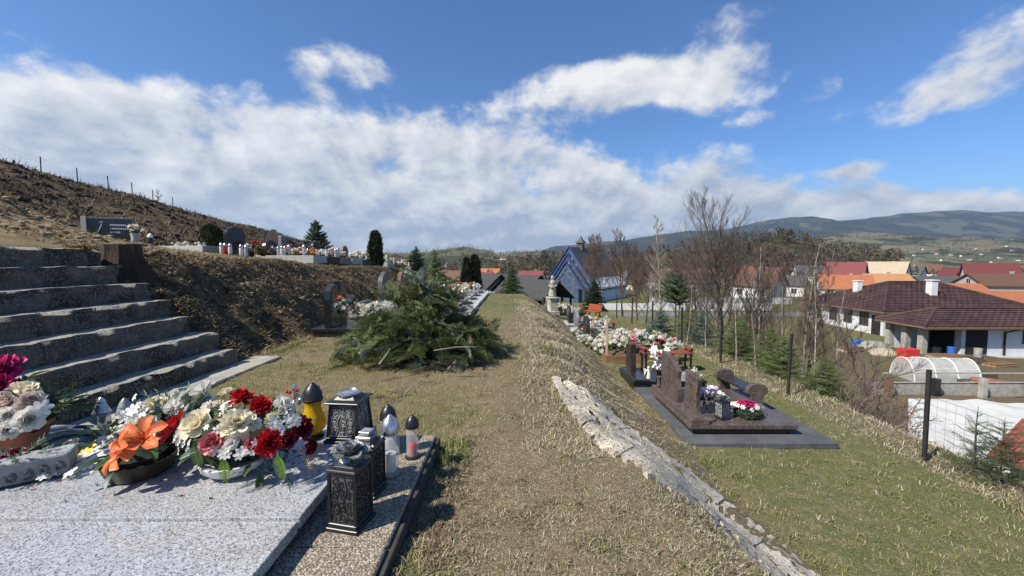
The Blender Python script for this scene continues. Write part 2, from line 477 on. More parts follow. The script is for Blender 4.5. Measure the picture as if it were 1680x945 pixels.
hm_forest = hill_mat('far_forest', ((.020, .026, .018), (.055, .050, .035), (.035, .04, .025), (.10, .095, .055)), .0022)
hm_field = hill_mat('field_slopes', ((.045, .048, .030), (.11, .115, .055), (.16, .15, .085), (.19, .15, .10)), .0035)
hm_wood = hill_mat('near_wood', ((.045, .042, .026), (.09, .078, .045)), .03)
hm_mid = hill_mat('mid_hill', ((.040, .042, .028), (.10, .11, .05), (.13, .13, .065), (.15, .125, .08)), .004, thr=(.48, .56))
hill('mountain', [(700, 428), (860, 424), (905, 409), (960, 404), (1020, 396), (1100, 386), (1180, 372), (1250, 361), (1330, 357), (1365, 362), (1420, 353), (1480, 347), (1560, 344), (1640, 347), (1760, 350), (2000, 372), (2400, 400)], 6500, 2600, 1800, hm_forest, 90, 900, 21, 220, 34, -40)
hill('hill', [(960, 432), (1080, 420), (1240, 398), (1330, 388), (1400, 384), (1480, 388), (1560, 391), (1640, 392), (1760, 390), (2000, 400), (2300, 420)], 3000, 1900, 900, hm_field, 40, 420, 22, 220, 40, -25)
hill('hill', [(500, 428), (560, 420), (620, 418), (700, 416), (745, 411), (765, 409), (800, 413), (815, 416), (845, 410), (880, 412), (930, 418), (1000, 424), (1100, 432)], 1700, 900, 500, hm_mid, 22, 190, 23, 180, 30, -20)
hill('hill', [(100, 400), (300, 404), (450, 412), (560, 418), (650, 426), (760, 436)], 2400, 800, 500, hm_mid, 20, 300, 27, 120, 24, -20)
hill('hill', [(960, 445), (1080, 420), (1180, 404), (1255, 391), (1300, 396), (1350, 410), (1420, 425), (1500, 440)], 420, 130, 120, hm_wood, 5, 30, 24, 160, 30, -11)
hill('hill', [(700, 452), (780, 440), (840, 434), (900, 429), (950, 426), (1040, 428), (1120, 440)], 420, 130, 100, hm_wood, 4, 30, 25, 140, 24, -11)
# ================================================================== FLOWER / PLANT SHAPES
def petal(mb, L, W, a0, a1, phi, r0=0., z0=0., cup=.3, nu=4, nv=4, ruf=0., rs=0, point=.35):
    q = random.Random(rs); vs = []; r, z = r0, z0; pv = 0
    for j in range(nv + 1):
        v = j / nv; a = a0 + (a1 - a0) * v
        r += sin(a) * L * (v - pv); z += cos(a) * L * (v - pv); pv = v
        w = W * (.22 + .78 * sin(pi * min(1, v * .62 + .0) ** 1.0 * .95)) * (1 if v < 1 else 1 - point)
        for i in range(nu + 1):
            u = i / nu * 2 - 1
            e = q.uniform(-ruf, ruf) * L * v
            off = cup * u * u * w
            rr = r - cos(a) * off + e; zz = z + sin(a) * off + e * .7; s = u * w / 2
            vs.append((rr * cos(phi) - s * sin(phi), rr * sin(phi) + s * cos(phi), zz))
    n = nu + 1
    mb.add(vs, [(j * n + i, j * n + i + 1, (j + 1) * n + i + 1, (j + 1) * n + i) for j in range(nv) for i in range(nu)])


def fl_rose(r=1., seed=0, ruf=.0, op=1.):
    mb = MB(); q = random.Random(seed)
    for n, a0, a1, L, W, r0, z0 in ((3, .10, -.25, .62, .5, .06, .12), (4, .25, -.05, .72, .68, .12, .08), (5, .5 * op, .25 * op, .82, .82, .16, .04), (5, .85 * op, .75 * op, .9, .95, .2, 0), (6, 1.15 * op, 1.35 * op, .95, 1.0, .2, -.06)):
        p0 = q.uniform(0, 6)
        for k in range(n): petal(mb, L * r * q.uniform(.92, 1.08), W * r, a0 + q.uniform(-.1, .1), a1 + q.uniform(-.15, .15), p0 + 2 * pi * k / n, r0 * r, z0 * r, .32, ruf=ruf, rs=q.random(), point=.3)
    return mb


def fl_peony(r=1., seed=0):
    mb = MB(); q = random.Random(seed)
    for n, a, L, z0 in ((7, .25, .7, .2), (9, .55, .8, .15), (11, .9, .9, .1), (12, 1.25, .95, .02), (10, 1.55, .95, -.08)):
        for k in range(n): petal(mb, L * r * q.uniform(.85, 1.1), .55 * r, a + q.uniform(-.2, .2), a + q.uniform(-.3, .3), 2 * pi * k / n + q.uniform(-.2, .2) + n, .05 * r, z0 * r, .25, 3, 3, ruf=.09, rs=q.random(), point=.15)
    return mb


def fl_lily(r=1., seed=0, n=6):
    mb = MB(); q = random.Random(seed)
    for k in range(n): petal(mb, 1.12 * r * q.uniform(.9, 1.05), .52 * r, .45 + .12 * (k % 2), 1.9 + q.uniform(-.25, .2), 2 * pi * k / n, .02 * r, 0, .28, 4, 7, ruf=.02, rs=q.random(), point=.8)
    for k in range(5):
        a = 2 * pi * k / 5; mb.tube([(0, 0, 0), (.1 * r * cos(a), .1 * r * sin(a), .35 * r), (.22 * r * cos(a), .22 * r * sin(a), .55 * r)], .014 * r, 4)
    return mb


def fl_daisy(r=1., seed=0, n=6):
    mb = MB(); q = random.Random(seed)
    for k in range(n): petal(mb, r, .62 * r, 1.0 + q.uniform(-.2, .2), 1.6 + q.uniform(-.2, .2), 2 * pi * k / n, .05 * r, 0, .15, 2, 3, rs=q.random(), point=.5)
    mb.blob((0, 0, .06 * r), (.14 * r, .14 * r, .1 * r), 1, 6, 4)
    return mb


def fl_mum(r=1., seed=0, big=34):
    mb = MB(); q = random.Random(seed)
    for k in range(big):
        th = math.acos(1 - 1.15 * (k + .5) / big); ph = k * 2.39996
        petal(mb, r * q.uniform(.85, 1.05), .34 * r, th * .8, th * 1.15, ph, 0, .05 * r, .3, 1, 2, rs=q.random(), point=.5)
    return mb


def orient(p, n, sc=1., spin=0.):
    n = Vector(n).normalized()
    return Matrix.Translation(p) @ n.to_track_quat('Z', 'Y').to_matrix().to_4x4() @ Matrix.Rotation(spin, 4, 'Z') @ Matrix.Scale(sc, 4)


def place(name, me, M, parent):
    o = bpy.data.objects.new(name, me); COL.objects.link(o); o.parent = parent; o.matrix_basis = M; return o


def leafmesh(name, m, L=1., W=.32, bend=.7, serr=0):
    mb = MB(); vs = []; n = 7
    for j in range(n + 1):
        v = j / n; w = W * sin(pi * (v * .93 + .03)) ** .8 * (1 + (serr if j % 2 else -serr)); a = bend * v
        x, z = L * (sin(a + .001) / (bend + .001)), -L * (1 - cos(a)) / (bend + .001)
        vs += [(x, -w / 2, z + w * .22), (x, 0, z), (x, w / 2, z + w * .22)]
    mb.add(vs, [(j * 3 + i, j * 3 + i + 1, (j + 1) * 3 + i + 1, (j + 1) * 3 + i) for j in range(n) for i in range(2)])
    return mb.mesh(name, m, smooth=True)


M_white = mat('petal_white', (.90, .86, .78), .6, .05, 30, transl=.32)
M_cream = mat('petal_cream', (.86, .78, .58), .6, .10, 25, transl=.32)
M_blush = mat('petal_blush', (.78, .58, .50), .6, .15, 25, col2=(.80, .74, .62), transl=.2)
M_red = mat('petal_red', (.50, .014, .022), .55, .3, 30, transl=.25)
M_dred = mat('petal_dark_red', (.20, .010, .028), .55, .3, 30, transl=.15)
M_pink = mat('petal_pink', (.55, .10, .13), .55, .3, 18, col2=(.68, .30, .28), transl=.2)
M_mag = mat('petal_magenta', (.50, .025, .15), .55, .3, 25, transl=.2)
M_orange = mat('petal_orange', (.72, .15, .035), .55, .22, 14, col2=(.70, .25, .10), transl=.22)
M_yellow = mat('petal_yellow', (.72, .52, .05), .55, .2, 25, transl=.2)
M_lav = mat('petal_lavender', (.45, .40, .60), .55, .2, 25, transl=.2)
M_gleaf = mat('leaf_green', (.040, .085, .022), .45, .35, 20, col2=(.10, .15, .04), transl=.2)
M_lime = mat('leaf_lime', (.16, .26, .035), .5, .3, 20, transl=.25)
M_dleaf = mat('leaf_dark', (.020, .045, .020), .4, .35, 20)
M_sage = mat('leaf_sage', (.20, .27, .20), .6, .3, 30, transl=.15)
M_needle = mat('spruce_needle', (.055, .085, .036), .55, .45, 3, col2=(.10, .125, .045), attr='Col', rnd=.3, transl=.12)
M_needleB = mat('spruce_needle_underside', (.14, .18, .145), .6, .3, 3, attr='Col', rnd=.25, transl=.1)
M_bark = mat('bark_grey_brown', (.085, .066, .050), .9, .35, 5, bump=.5, bscale=30, stretch=(1, 1, .3))
M_twig = mat('bark_twig', (.105, .082, .066), .85, .3, 3)
M_birch = mat('bark_pale', (.30, .275, .22), .85, .3, 4, stretch=(1, 1, 3), col2=(.16, .14, .11))
M_wood = mat('cut_wood', (.38, .27, .16), .8, .25, 8)

ROSE = {}


def shape(kind, m, seed=0):
    k = (kind, m.name, seed)
    if k not in ROSE:
        fn = {'rose': fl_rose, 'peony': fl_peony, 'lily': fl_lily, 'daisy': fl_daisy, 'mum': fl_mum}[kind]
        ROSE[k] = fn(1., seed).mesh(kind, m, smooth=2)
    return ROSE[k]


def sprig(mb, p, d, L, n, w, seed=0, dens=1.):
    """a stem with narrow leaves all along, added to mb"""
    q = random.Random(seed); p = Vector(p); d = Vector(d).normalized()
    for j in range(n):
        t = j / n; c = p + d * L * t
        a = Vector((q.gauss(0, 1), q.gauss(0, 1), q.gauss(0, 1))); a = (a - a.dot(d) * d).normalized()
        e = c + (a * .8 + d * .9).normalized() * w * q.uniform(.7, 1.3)
        s = a.cross(d) * w * .13
        mb.add([c - s, c + s, e + s * .3, e - s * .3], [(0, 1, 2, 3)])


# ---- conifer branch: flat spray of twigs with needles, as numpy (V, F, C)
def spray(L=1., seed=0, twig=.16, step=.035, needle=.02, droop=.2, nn=4, sub=True):
    q = np.random.RandomState(seed); V = []; F = []; C = []
    def needles(a, b, n, nl, col):
        d = b - a; ln = np.linalg.norm(d); d = d / max(ln, 1e-6)
        for i in range(n):
            c = a + (b - a) * (i + .5) / n
            for s in range(nn):
                r = q.normal(size=3); r -= r.dot(d) * d; r /= np.linalg.norm(r) + 1e-9; r[2] = abs(r[2]) * .6 + r[2] * .4
                e = c + (r * .95 + d * .5) * nl * q.uniform(.8, 1.25); w = np.cross(r, d) * nl * .17
                o = len(V); V.extend([c - w, c + w, e]); F.append((o, o + 1, o + 2)); k = col * q.uniform(.75, 1.25); C.extend([k, k, k])
    def axis(t): return np.array([L * t, .04 * L * sin(t * 5 + seed), -droop * L * t * t + .03 * sin(seed + t * 9)])
    t = .06
    while t < 1:
        p = axis(t); p2 = axis(min(1, t + .03)); d = p2 - p; d /= np.linalg.norm(d) + 1e-9
        col = np.array([1, 1, 1.]) * (1.0 + .5 * t)
        for s in (-1, 1):
            tl = twig * L * (1.1 - t) ** .7 * q.uniform(.75, 1.2) * 1.5
            side = np.array([-d[1] * s, d[0] * s, 0]); dd = d * .8 + side * .75 + np.array([0, 0, q.uniform(-.15, .12)]); dd /= np.linalg.norm(dd)
            b = p + dd * tl; needles(p, b, max(2, int(tl / (needle * .75))), needle, col)
            if sub and tl > .1:
                for z in (.4, .7):
                    c2 = p + dd * tl * z; e2 = c2 + (dd * .8 + d * .6 * (1 if q.rand() > .3 else -.6) + side * .3) * tl * .38
                    needles(c2, e2, max(2, int(tl * .4 / (needle * .75))), needle, col * 1.1)
        t += step
    needles(axis(.1), axis(1.), int(L / needle), needle, np.array([1.2, 1.2, 1.2]))
    # stem
    n = len(V); m = 7
    ring = []
    for j in range(m):
        p = axis(j / (m - 1)); r = .009 * L * (1.1 - j / (m - 1))
        for k in range(3):
            a = k * 2.09; V.append(p + np.array([0, cos(a) * r, sin(a) * r])); C.append(np.array([1.6, 1.0, .7]))
    for j in range(m - 1):
        for k in range(3):
            a, b = n + j * 3 + k, n + j * 3 + (k + 1) % 3; F.append((a, b, b + 3)); F.append((a, b + 3, a + 3))
    return np.array(V), np.array(F), np.clip(np.array(C), 0, 2)


def spruce_arrays(h, rad, seed, whorls=14, per=6, needle=.035, twig=.2, step=.09, base=.05, taper=.9, up=.15, sub=False, nn=3):
    q = np.random.RandomState(seed); Vs = []; Fs = []; Cs = []; o = 0
    lib = [spray(1., seed + i, twig, step, needle, .18, nn, sub) for i in range(3)]
    for wv in range(whorls):
        t = base + (1 - base) * (wv / whorls) ** .9
        R_ = rad * (1 - t) ** taper + .03 * rad
        for k in range(per):
            V, F, C = lib[q.randint(3)]; a = 2 * pi * (k + q.rand() * .7) / per + wv * 1.7; s = R_ * q.uniform(.72, 1.18)
            el = up + .5 * t ** 2 + q.uniform(-.18, .18)
            P = V * np.array([s, s, s])
            x = P[:, 0] * cos(el) - P[:, 2] * sin(el); z = P[:, 0] * sin(el) + P[:, 2] * cos(el); y = P[:, 1]
            P = np.stack([x * cos(a) - y * sin(a), x * sin(a) + y * cos(a), z + h * t + q.uniform(-.03, .03) * h], 1)
            Vs.append(P); Fs.append(F + o); Cs.append(C * q.uniform(.8, 1.25)); o += len(P)
    return np.concatenate(Vs), np.concatenate(Fs), np.concatenate(Cs)


def conifer(name, label, cat, loc, h, rad, seed, m=None, trunk_r=None, group=None, **kw):
    t = thing(name, label, cat, loc, R.uniform(0, 6), group)
    V, F, C = spruce_arrays(h, rad, seed, **kw)
    link('crown', npmesh('crown', V, F, m or M_needle, C), t)
    tr = trunk_r or h * .014
    MB().tube([(0, 0, -.3), (0, 0, h * .3), (0.01, 0, h * .7), (0, 0, h * 1.02)], [tr * 1.2, tr, tr * .6, tr * .15], 6).build('trunk', M_bark, t, smooth=True)
    return t


def thuja(name, label, loc, h, rad, seed, m):
    """dense upright column of scale-leaf sprays"""
    t = thing(name, label, 'tree', loc); q = np.random.RandomState(seed); n = int(2600)
    z = q.rand(n) ** .85; prof = np.where(z < .15, .75 + z * 1.6, 1.0) * np.sqrt(np.clip(1 - z ** 2.6, 0, 1)); ph = q.rand(n) * 2 * pi
    rr = rad * prof * (.72 + .36 * q.rand(n)) * (1 + .14 * np.sin(ph * 3 + z * 9))
    p = np.stack([rr * np.cos(ph), rr * np.sin(ph), z * h], 1)
    d = np.stack([np.cos(ph) * .5, np.sin(ph) * .5, np.ones(n)], 1) + q.normal(size=(n, 3)) * .3; d /= np.linalg.norm(d, axis=1)[:, None]
    w = np.cross(d, q.normal(size=(n, 3))); w /= np.linalg.norm(w, axis=1)[:, None]; s = h * .055 * (.6 + .8 * q.rand(n))[:, None]
    V = np.stack([p - w * s * .35, p + w * s * .35, p + d * s * 1.5], 1).reshape(-1, 3); F = np.arange(3 * n).reshape(n, 3)
    C = np.repeat(np.clip(.7 + .6 * q.rand(n), 0, 2), 3)[:, None] * np.ones(3)
    link('crown', npmesh('crown', V, F, m, C), t)
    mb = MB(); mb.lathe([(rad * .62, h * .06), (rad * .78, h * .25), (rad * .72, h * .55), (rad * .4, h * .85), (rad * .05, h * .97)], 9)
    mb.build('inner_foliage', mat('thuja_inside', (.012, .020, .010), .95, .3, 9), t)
    MB().tube([(0, 0, -.2), (0, 0, h * .5)], [rad * .13, rad * .06], 6).build('trunk', M_bark, t)
    return t


def bare_arrays(h, seed, spread=.55, n1=16, n2=6, n3=4, r0=.07, low=.2, stems=1, lean=(0, 0), twig_r=.0065, curve=.15, up=.35):
    """returns trunk MB, crown MB of a leafless tree"""
    q = random.Random(seed); tk = MB(); cr = MB()
    def limb(p, d, L, r, seg, sides, mb, rend, upw, curve=curve):
        pts = [p.copy()]; rs = [r]; d = d.normalized()
        for i in range(seg):
            d = (d + Vector((q.gauss(0, curve), q.gauss(0, curve), q.gauss(0, curve * .6) + upw / seg))).normalized()
            p = p + d * L / seg; pts.append(p.copy()); rs.append(max(rend, r + (rend - r) * (i + 1) / seg))
        mb.tube(pts, rs, sides, cap=False); return pts, rs
    def along(pts, rs, t):
        x = t * (len(pts) - 1); i = min(int(x), len(pts) - 2); f = x - i
        return pts[i].lerp(pts[i + 1], f), (pts[i + 1] - pts[i]).normalized(), rs[i] + (rs[i + 1] - rs[i]) * f
    for s in range(stems):
        a = q.uniform(0, 6.28); k = 0 if stems == 1 else .12
        d0 = Vector((cos(a) * k + lean[0], sin(a) * k + lean[1], 1)); hh = h * (1 if s == 0 else q.uniform(.7, .97))
        base = Vector((cos(a) * .08 * (stems > 1), sin(a) * .08 * (stems > 1), -.4))
        T, TR = limb(base, d0, hh + .4, r0 * (1 if s == 0 else .75), 9, 7, tk, .008, .25 if stems > 1 or lean != (0, 0) else 0, min(curve, .045) if lean == (0, 0) else curve)
        for i in range(n1):
            t = low + (1 - low) * ((i + q.random()) / n1) * .97; p, d, r = along(T, TR, t)
            a = i * 2.4 + q.uniform(-.5, .5); out = Vector((cos(a), sin(a), 0)); L = hh * spread * (1.08 - t) ** .8 * q.uniform(.65, 1.1)
            B, BR = limb(p, out * .8 + d * .75, L, min(r * .5, .012 + r * .2), 6, 4, cr, twig_r, up)
            for j in range(n2):
                t2 = .25 + .72 * (j + q.random()) / n2; p2, d2, r2 = along(B, BR, t2)
                v = Vector((q.gauss(0, 1), q.gauss(0, 1), q.gauss(0, .7) + .3)).normalized()
                B2, BR2 = limb(p2, d2 + v * .75, L * (.5 - .25 * t2) * q.uniform(.7, 1.3), min(r2 * .6, twig_r * 1.6), 3, 3, cr, twig_r * .6, up * .8)
                for m_ in range(n3):
                    p3, d3, r3 = along(B2, BR2, .2 + .75 * (m_ + q.random()) / n3)
                    v = Vector((q.gauss(0, 1), q.gauss(0, 1), q.gauss(0, .7) + .3)).normalized()
                    limb(p3, d3 + v * .7, L * .22 * q.uniform(.6, 1.5), min(r3, twig_r * .8), 2, 3, cr, twig_r * .35, .3)
    return tk, cr


def bare_tree(name, label, loc, h, seed, m=None, mt=None, cat='tree', group=None, **kw):
    t = thing(name, label, cat, loc, 0, group)
    tk, cr = bare_arrays(h, seed, **kw)
    tk.build('trunk', m or M_bark, t, smooth=2); cr.build('crown', mt or M_twig, t, smooth=2)
    return t
# ================================================================== STAIRS AND BANK
M_step = mat('weathered_concrete', (.135, .118, .092), .95, .35, 7, col2=(.045, .038, .030), bump=1, bscale=12, speck=[(.21, .19, .15)], sscale=45)
M_step2 = mat('smooth_concrete', (.36, .33, .27), .9, .2, 5, bump=.4, bscale=40, speck=[(.25, .23, .2)], sscale=70)


def rough_block(x0, x1, y0, y1, z0, z1, seed, nx_=6, ny_=70, amp=.045):
    """a long concrete block with a chipped uneven edge"""
    mb = MB(); ring = []
    sec = [(x0, z0)] + [(x0, z0 + (z1 - z0) * k) for k in (.33, .66, .92)] + [(x0 + (x1 - x0) * k, z1) for k in (.06, .25, .55, 1)] + [(x1, z0)]
    sec = [(a, b) for a, b in sec]; n = len(sec); vs = []
    for j in range(ny_ + 1):
        y = y0 + (y1 - y0) * j / ny_
        for i, (a, b) in enumerate(sec):
            e = amp if i in (3, 4) else amp * .6
            if i in (0, n - 1, n - 2): e *= .2
            dx = e * float(fbm(np.array([y * 7 + i * .6]), np.array([i * .7 + seed * 3.3]), seed, 4)[0]) * 2
            dzz = e * .35 * float(fbm(np.array([y * 6]), np.array([a * 6 + seed * 5.1]), seed + 40, 4)[0]) * 1.6
            vs.append((a + dx, y + (0 if 0 < j < ny_ else dx), b + (dzz if i >= 3 and i < n - 1 else 0)))
    fs = [(j * n + i, j * n + (i + 1) % n, (j + 1) * n + (i + 1) % n, (j + 1) * n + i) for j in range(ny_) for i in range(n)]
    fs += [tuple(range(n - 1, -1, -1)), tuple(ny_ * n + i for i in range(n))]
    return mb.add(vs, fs)


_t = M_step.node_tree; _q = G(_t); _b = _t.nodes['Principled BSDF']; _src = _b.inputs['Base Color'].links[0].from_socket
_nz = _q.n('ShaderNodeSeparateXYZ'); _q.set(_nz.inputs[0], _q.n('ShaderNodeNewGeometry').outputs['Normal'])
_tread_lit = _q.mix(_q.ramp(_q.noise(_q.n('ShaderNodeTexCoord').outputs['Object'], 60, 4, .7), .3, .7), (.23, .205, .16), (.45, .41, .335))     # paler tread colour: sunlight painted onto the upward faces
_q.set(_b.inputs['Base Color'], _q.mix(_q.ramp(_nz.outputs[2], .55, .9, 0, .9), _src, _tread_lit))  # blended by normal; risers keep the dark base as painted shade
st = thing('stone_stairs', 'worn grey concrete stairs climbing the left bank to the upper graves', 'stairs', (-4.0, 0, 0))
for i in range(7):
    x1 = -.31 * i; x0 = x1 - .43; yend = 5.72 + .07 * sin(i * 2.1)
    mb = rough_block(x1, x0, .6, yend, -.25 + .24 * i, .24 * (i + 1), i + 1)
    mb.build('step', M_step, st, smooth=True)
mb = MB(); mb.box((.2, 3.2, .0), (.42, 5.9, .09)); mb.build('footing_strip', M_step2, st, bev=.012)

# tree stump beside the stairs
p = at(205, 445, 6.05)
ts = thing('tree_stump', 'dark sawn tree stump on the bank beside the stairs', 'stump', (p.x, p.y, H(p.x, p.y)))
mb = MB(); vs = []; n = 18; prof = [(.30, -.35), (.27, -.05), (.235, .1), (.225, .24), (.22, .30)]
for r, z in prof:
    for k in range(n):
        a = 2 * pi * k / n; e = 1 + .10 * sin(k * 3.1) + .07 * sin(k * 5.3 + 1) + (.25 * max(0, sin(k * 1.4)) if z < 0 else 0)
        vs.append((r * e * cos(a), r * e * sin(a), z))
fs = [(i * n + k, i * n + (k + 1) % n, (i + 1) * n + (k + 1) % n, (i + 1) * n + k) for i in range(len(prof) - 1) for k in range(n)]
mb.add(vs, fs).build('bark', mat('stump_bark', (.045, .03, .022), .95, .4, 9, bump=1, bscale=24, stretch=(1, 1, .25)), ts, smooth=True)
mb = MB(); mb.lathe([(.20, .295), (.19, .312)], 18).build('sawn_top', mat('stump_top', (.15, .115, .075), .9, .3, 12, stretch=(1, 3, 1)), ts)

# loose stones on bank, heap and hill (each a thing only where it can be told apart; the rest is rubble)
M_clod = mat('clod_stone', (.26, .20, .13), .95, .3, 7, bump=.6, bscale=30)
rub = MB()
q = random.Random(3)
for k in range(900):
    if k < 520: x, y = q.gauss(-9.6, 1.7), q.gauss(6.7, 1.3)
    else: x, y = q.uniform(-6.2, -4.0), q.uniform(6, 16)
    if y < 5.9: continue
    s = q.uniform(.012, .045) * (1.6 if k < 520 else 1)
    rub.blob((x, y, H(x, y) + s * .3), (s * q.uniform(.7, 1.4), s * q.uniform(.7, 1.3), s * .7), k, 5, 3, .3)
tag(rub.build('rubble', M_clod), 'clods and stones strewn over the soil heap and bank', 'rubble', kind='stuff')
# dead stems, roots and matted grass on the bank and hill
M_straw = mat('dead_stems', (.32, .26, .17), .9, .3, 3, attr='Col')


def litter(name, label, n, fx, L, seed, w=.006, flat=.25, cols=((1, 1, 1), (.45, .38, .3), (.7, .65, .5))):
    q = np.random.RandomState(seed); x, y = fx(q, n); z = Hm(x, y)
    a = q.rand(n) * 2 * pi; el = q.normal(size=n) * flat + .15; l = L * (.4 + q.rand(n) * 1.1)
    d = np.stack([np.cos(a) * np.cos(el), np.sin(a) * np.cos(el), np.sin(el)], 1)
    s = np.stack([-np.sin(a), np.cos(a), 0 * a], 1) * w
    p = np.stack([x, y, z + .01], 1); m = p + d * (l * .55)[:, None] + np.array([0, 0, 1]) * (l * .12)[:, None]; e = p + d * l[:, None] + q.normal(size=(n, 3)) * .15 * l[:, None]
    V = np.stack([p - s, p + s, m + s * .8, m - s * .8, e], 1).reshape(-1, 3); o = np.arange(n)[:, None] * 5
    F = np.concatenate([o + np.array([0, 1, 2]), o + np.array([0, 2, 3]), o + np.array([3, 2, 4])])
    c = np.array(cols)[q.randint(len(cols), size=n)] * (.7 + .6 * q.rand(n))[:, None]
    return tag(link(name, npmesh(name, V, F, M_straw, np.repeat(c, 5, 0))), label, 'dead grass', kind='stuff')


def f_bank(q, n): return -4.0 - q.rand(n) ** .9 * 2.6, 5.9 + q.rand(n) ** 1.6 * 18
litter('bank_litter', 'dead stems and roots matted over the bank', 24000, f_bank, .10, 1, flat=.18, cols=((1.1, 1.0, .85), (.5, .4, .3), (.8, .68, .5), (.3, .24, .18), (.55, .55, .3)))
def f_hill(q, n):
    x = -15 - q.rand(n) * 27; return x, 8 + q.rand(n) ** 1.3 * 75
litter('hillside_litter', 'dead grass and stems over the dark upper hillside', 38000, f_hill, .5, 2, w=.024, flat=.45, cols=((.6, .54, .42), (.22, .17, .12), (.36, .28, .2), (.12, .09, .07), (.1, .08, .06)))
def f_up(q, n): return -6.0 - q.rand(n) * 9, 6 + q.rand(n) ** 1.4 * 24
litter('terrace_grass', 'short dry grass of the upper grave terrace', 16000, f_up, .09, 3, w=.008, cols=((1, .95, .8), (.5, .55, .25), (.6, .5, .35)))

A0 = [(905, 622, -.02), (935, 680, -.12), (985, 740, -.22), (1075, 800, -.42), (1180, 870, -.68), (1255, 945, -.9), (1330, 1030, -1.15)]
B0 = [(962, 640, -.12), (1022, 690, -.30), (1092, 742, -.52), (1168, 800, -.8), (1260, 870, -1.05), (1345, 945, -1.2), (1440, 1030, -1.32)]
A1 = [hit(a[0], a[1]) for a in A0]; B1 = [hit(a[0], a[1]) for a in B0]
def strip(f, t):
    i = min(int(t), 5); k = t - i; return A1[i].lerp(A1[i + 1], k).lerp(B1[i].lerp(B1[i + 1], k), f)
_poly = [(p.x, p.y) for p in A1] + [(p.x, p.y) for p in B1[::-1]]
def inpoly(x, y):
    r = np.zeros(len(x), bool); n = len(_poly)
    for i in range(n):
        (x0, y0), (x1, y1) = _poly[i], _poly[(i + 1) % n]
        c = ((y0 > y) != (y1 > y)) & (x < (x1 - x0) * (y - y0) / (y1 - y0 + 1e-12) + x0); r ^= c
    return r
# ================================================================== GRASS
def blades(name, label, n, fx, L, seed, w, palette, tilt=.9, seg=1):
    q = np.random.RandomState(seed); x, y = fx(q, n); k = ~inpoly(x, y) | (q.rand(len(x)) < .05); x, y = x[k], y[k]; n = len(x); z = Hm(x, y)
    a = q.rand(n) * 2 * pi; el = np.clip(q.normal(size=n) * .38 + tilt, .02, 1.5)
    l = L * (.35 + q.rand(n) ** 1.5 * 1.15); nz = fbm(x * 1.3, y * 1.3, 31, 3); nz2 = fbm(x * 4, y * 4, 33, 3)
    l = l * (1 + 1.0 * np.clip(nz2 + nz, -.4, .6))
    wd = w * (1 + .10 * y)
    d1 = np.stack([np.cos(a) * np.cos(el), np.sin(a) * np.cos(el), np.sin(el)], 1)
    e2 = el - .5 - q.rand(n) * .9; a2 = a + q.normal(size=n) * .5
    d2 = np.stack([np.cos(a2) * np.cos(e2), np.sin(a2) * np.cos(e2), np.sin(e2)], 1)
    s = np.stack([-np.sin(a), np.cos(a), 0 * a], 1) * wd[:, None]
    p = np.stack([x, y, z - .004], 1); m = p + d1 * (l * .55)[:, None]; e = m + d2 * (l * .5)[:, None]; e[:, 2] = np.maximum(e[:, 2], z + .002)
    nv = 5 if seg == 2 else 3; o = np.arange(n)[:, None] * nv
    if seg == 2:
        V = np.stack([p - s, p + s, m + s * .75, m - s * .75, e], 1).reshape(-1, 3); F = np.concatenate([o + np.array([0, 1, 2]), o + np.array([0, 2, 3]), o + np.array([3, 2, 4])])
    else: V = np.stack([p - s, p + s, e], 1).reshape(-1, 3); F = o + np.array([0, 1, 2])
    gsel = np.clip(palette['g'](x, y) + nz * .9 + nz2 * .5 + q.normal(size=n) * .22, 0, 1)[:, None]
    dry = np.array(palette['dry']); gr = np.array(palette['green'])
    c = dry[q.randint(len(dry), size=n)] * (1 - (gsel > .5)) + gr[q.randint(len(gr), size=n)] * (gsel > .5)
    c = c * (.7 + .55 * q.rand(n))[:, None]
    C = np.repeat(c, nv, 0)
    return tag(link(name, npmesh(name, V, F, M_blade, C)), label, 'grass', kind='stuff')


M_blade = mat('grass_blade', (1, 1, 1), .75, 0, 3, attr='Col', transl=.2, spec=.25)
PAL_dry = [(.47, .405, .27), (.37, .31, .20), (.24, .187, .12), (.56, .50, .365), (.13, .095, .06)]
PAL_gr = [(.18, .20, .06), (.25, .255, .09), (.13, .155, .048), (.33, .31, .14)]
def clear(x, y):
    k = ~((x < -.56) & (y < 3.2)) & ~((x > -1.2 - 9 * (y < 8.0)) & False)
    k &= ~((x < -3.72) & (y < 5.9))
    k &= ~((x > 2.75) & (x < 5.22) & (y > 6.1) & (y < 9.1))
    k &= (np.abs(x) < y * 1.36 + .5) & (y > 1.55)
    return k
def f_up_near(q, n):
    y = 1.6 + 6.4 * q.rand(n) ** 1.55; lo = np.where(y > 3.3, -4.0, -.56); lo = np.maximum(lo, -1.34 * y); x = lo + (1.9 - lo) * q.rand(n); k = clear(x, y); return x[k], y[k]
def f_up_mid(q, n):
    y = 7 + 19 * q.rand(n) ** 1.5; x = np.where(y < 8, -4.1, -1.1) + q.rand(n) * np.where(y < 8, 6.9, 3.9); k = clear(x, y); return x[k], y[k]
def f_low(q, n):
    y = 2.6 + 14 * q.rand(n) ** 1.5; x = 1.5 + q.rand(n) * 6.0; k = clear(x, y); return x[k], y[k]
def f_far(q, n):
    y = 14 + 26 * q.rand(n) ** 1.3; x = 2.6 + q.rand(n) * 5.5; return x, y
def f_slope(q, n):
    y = 4 + 13 * q.rand(n) ** 1.4; x = 6.0 + 3.2 * q.rand(n) ** 1.4; k = np.abs(x) < y * 1.36 + .5; return x[k], y[k]
gdry = lambda x, y: .46 + .12 * sst((y - 7) / 6) - .15 * sst((x - .4) / .5)
glow = lambda x, y: .58 + 0 * x - .5 * sst((2.9 - x) / .6) - .25 * sst((x - 5.9) / .5)
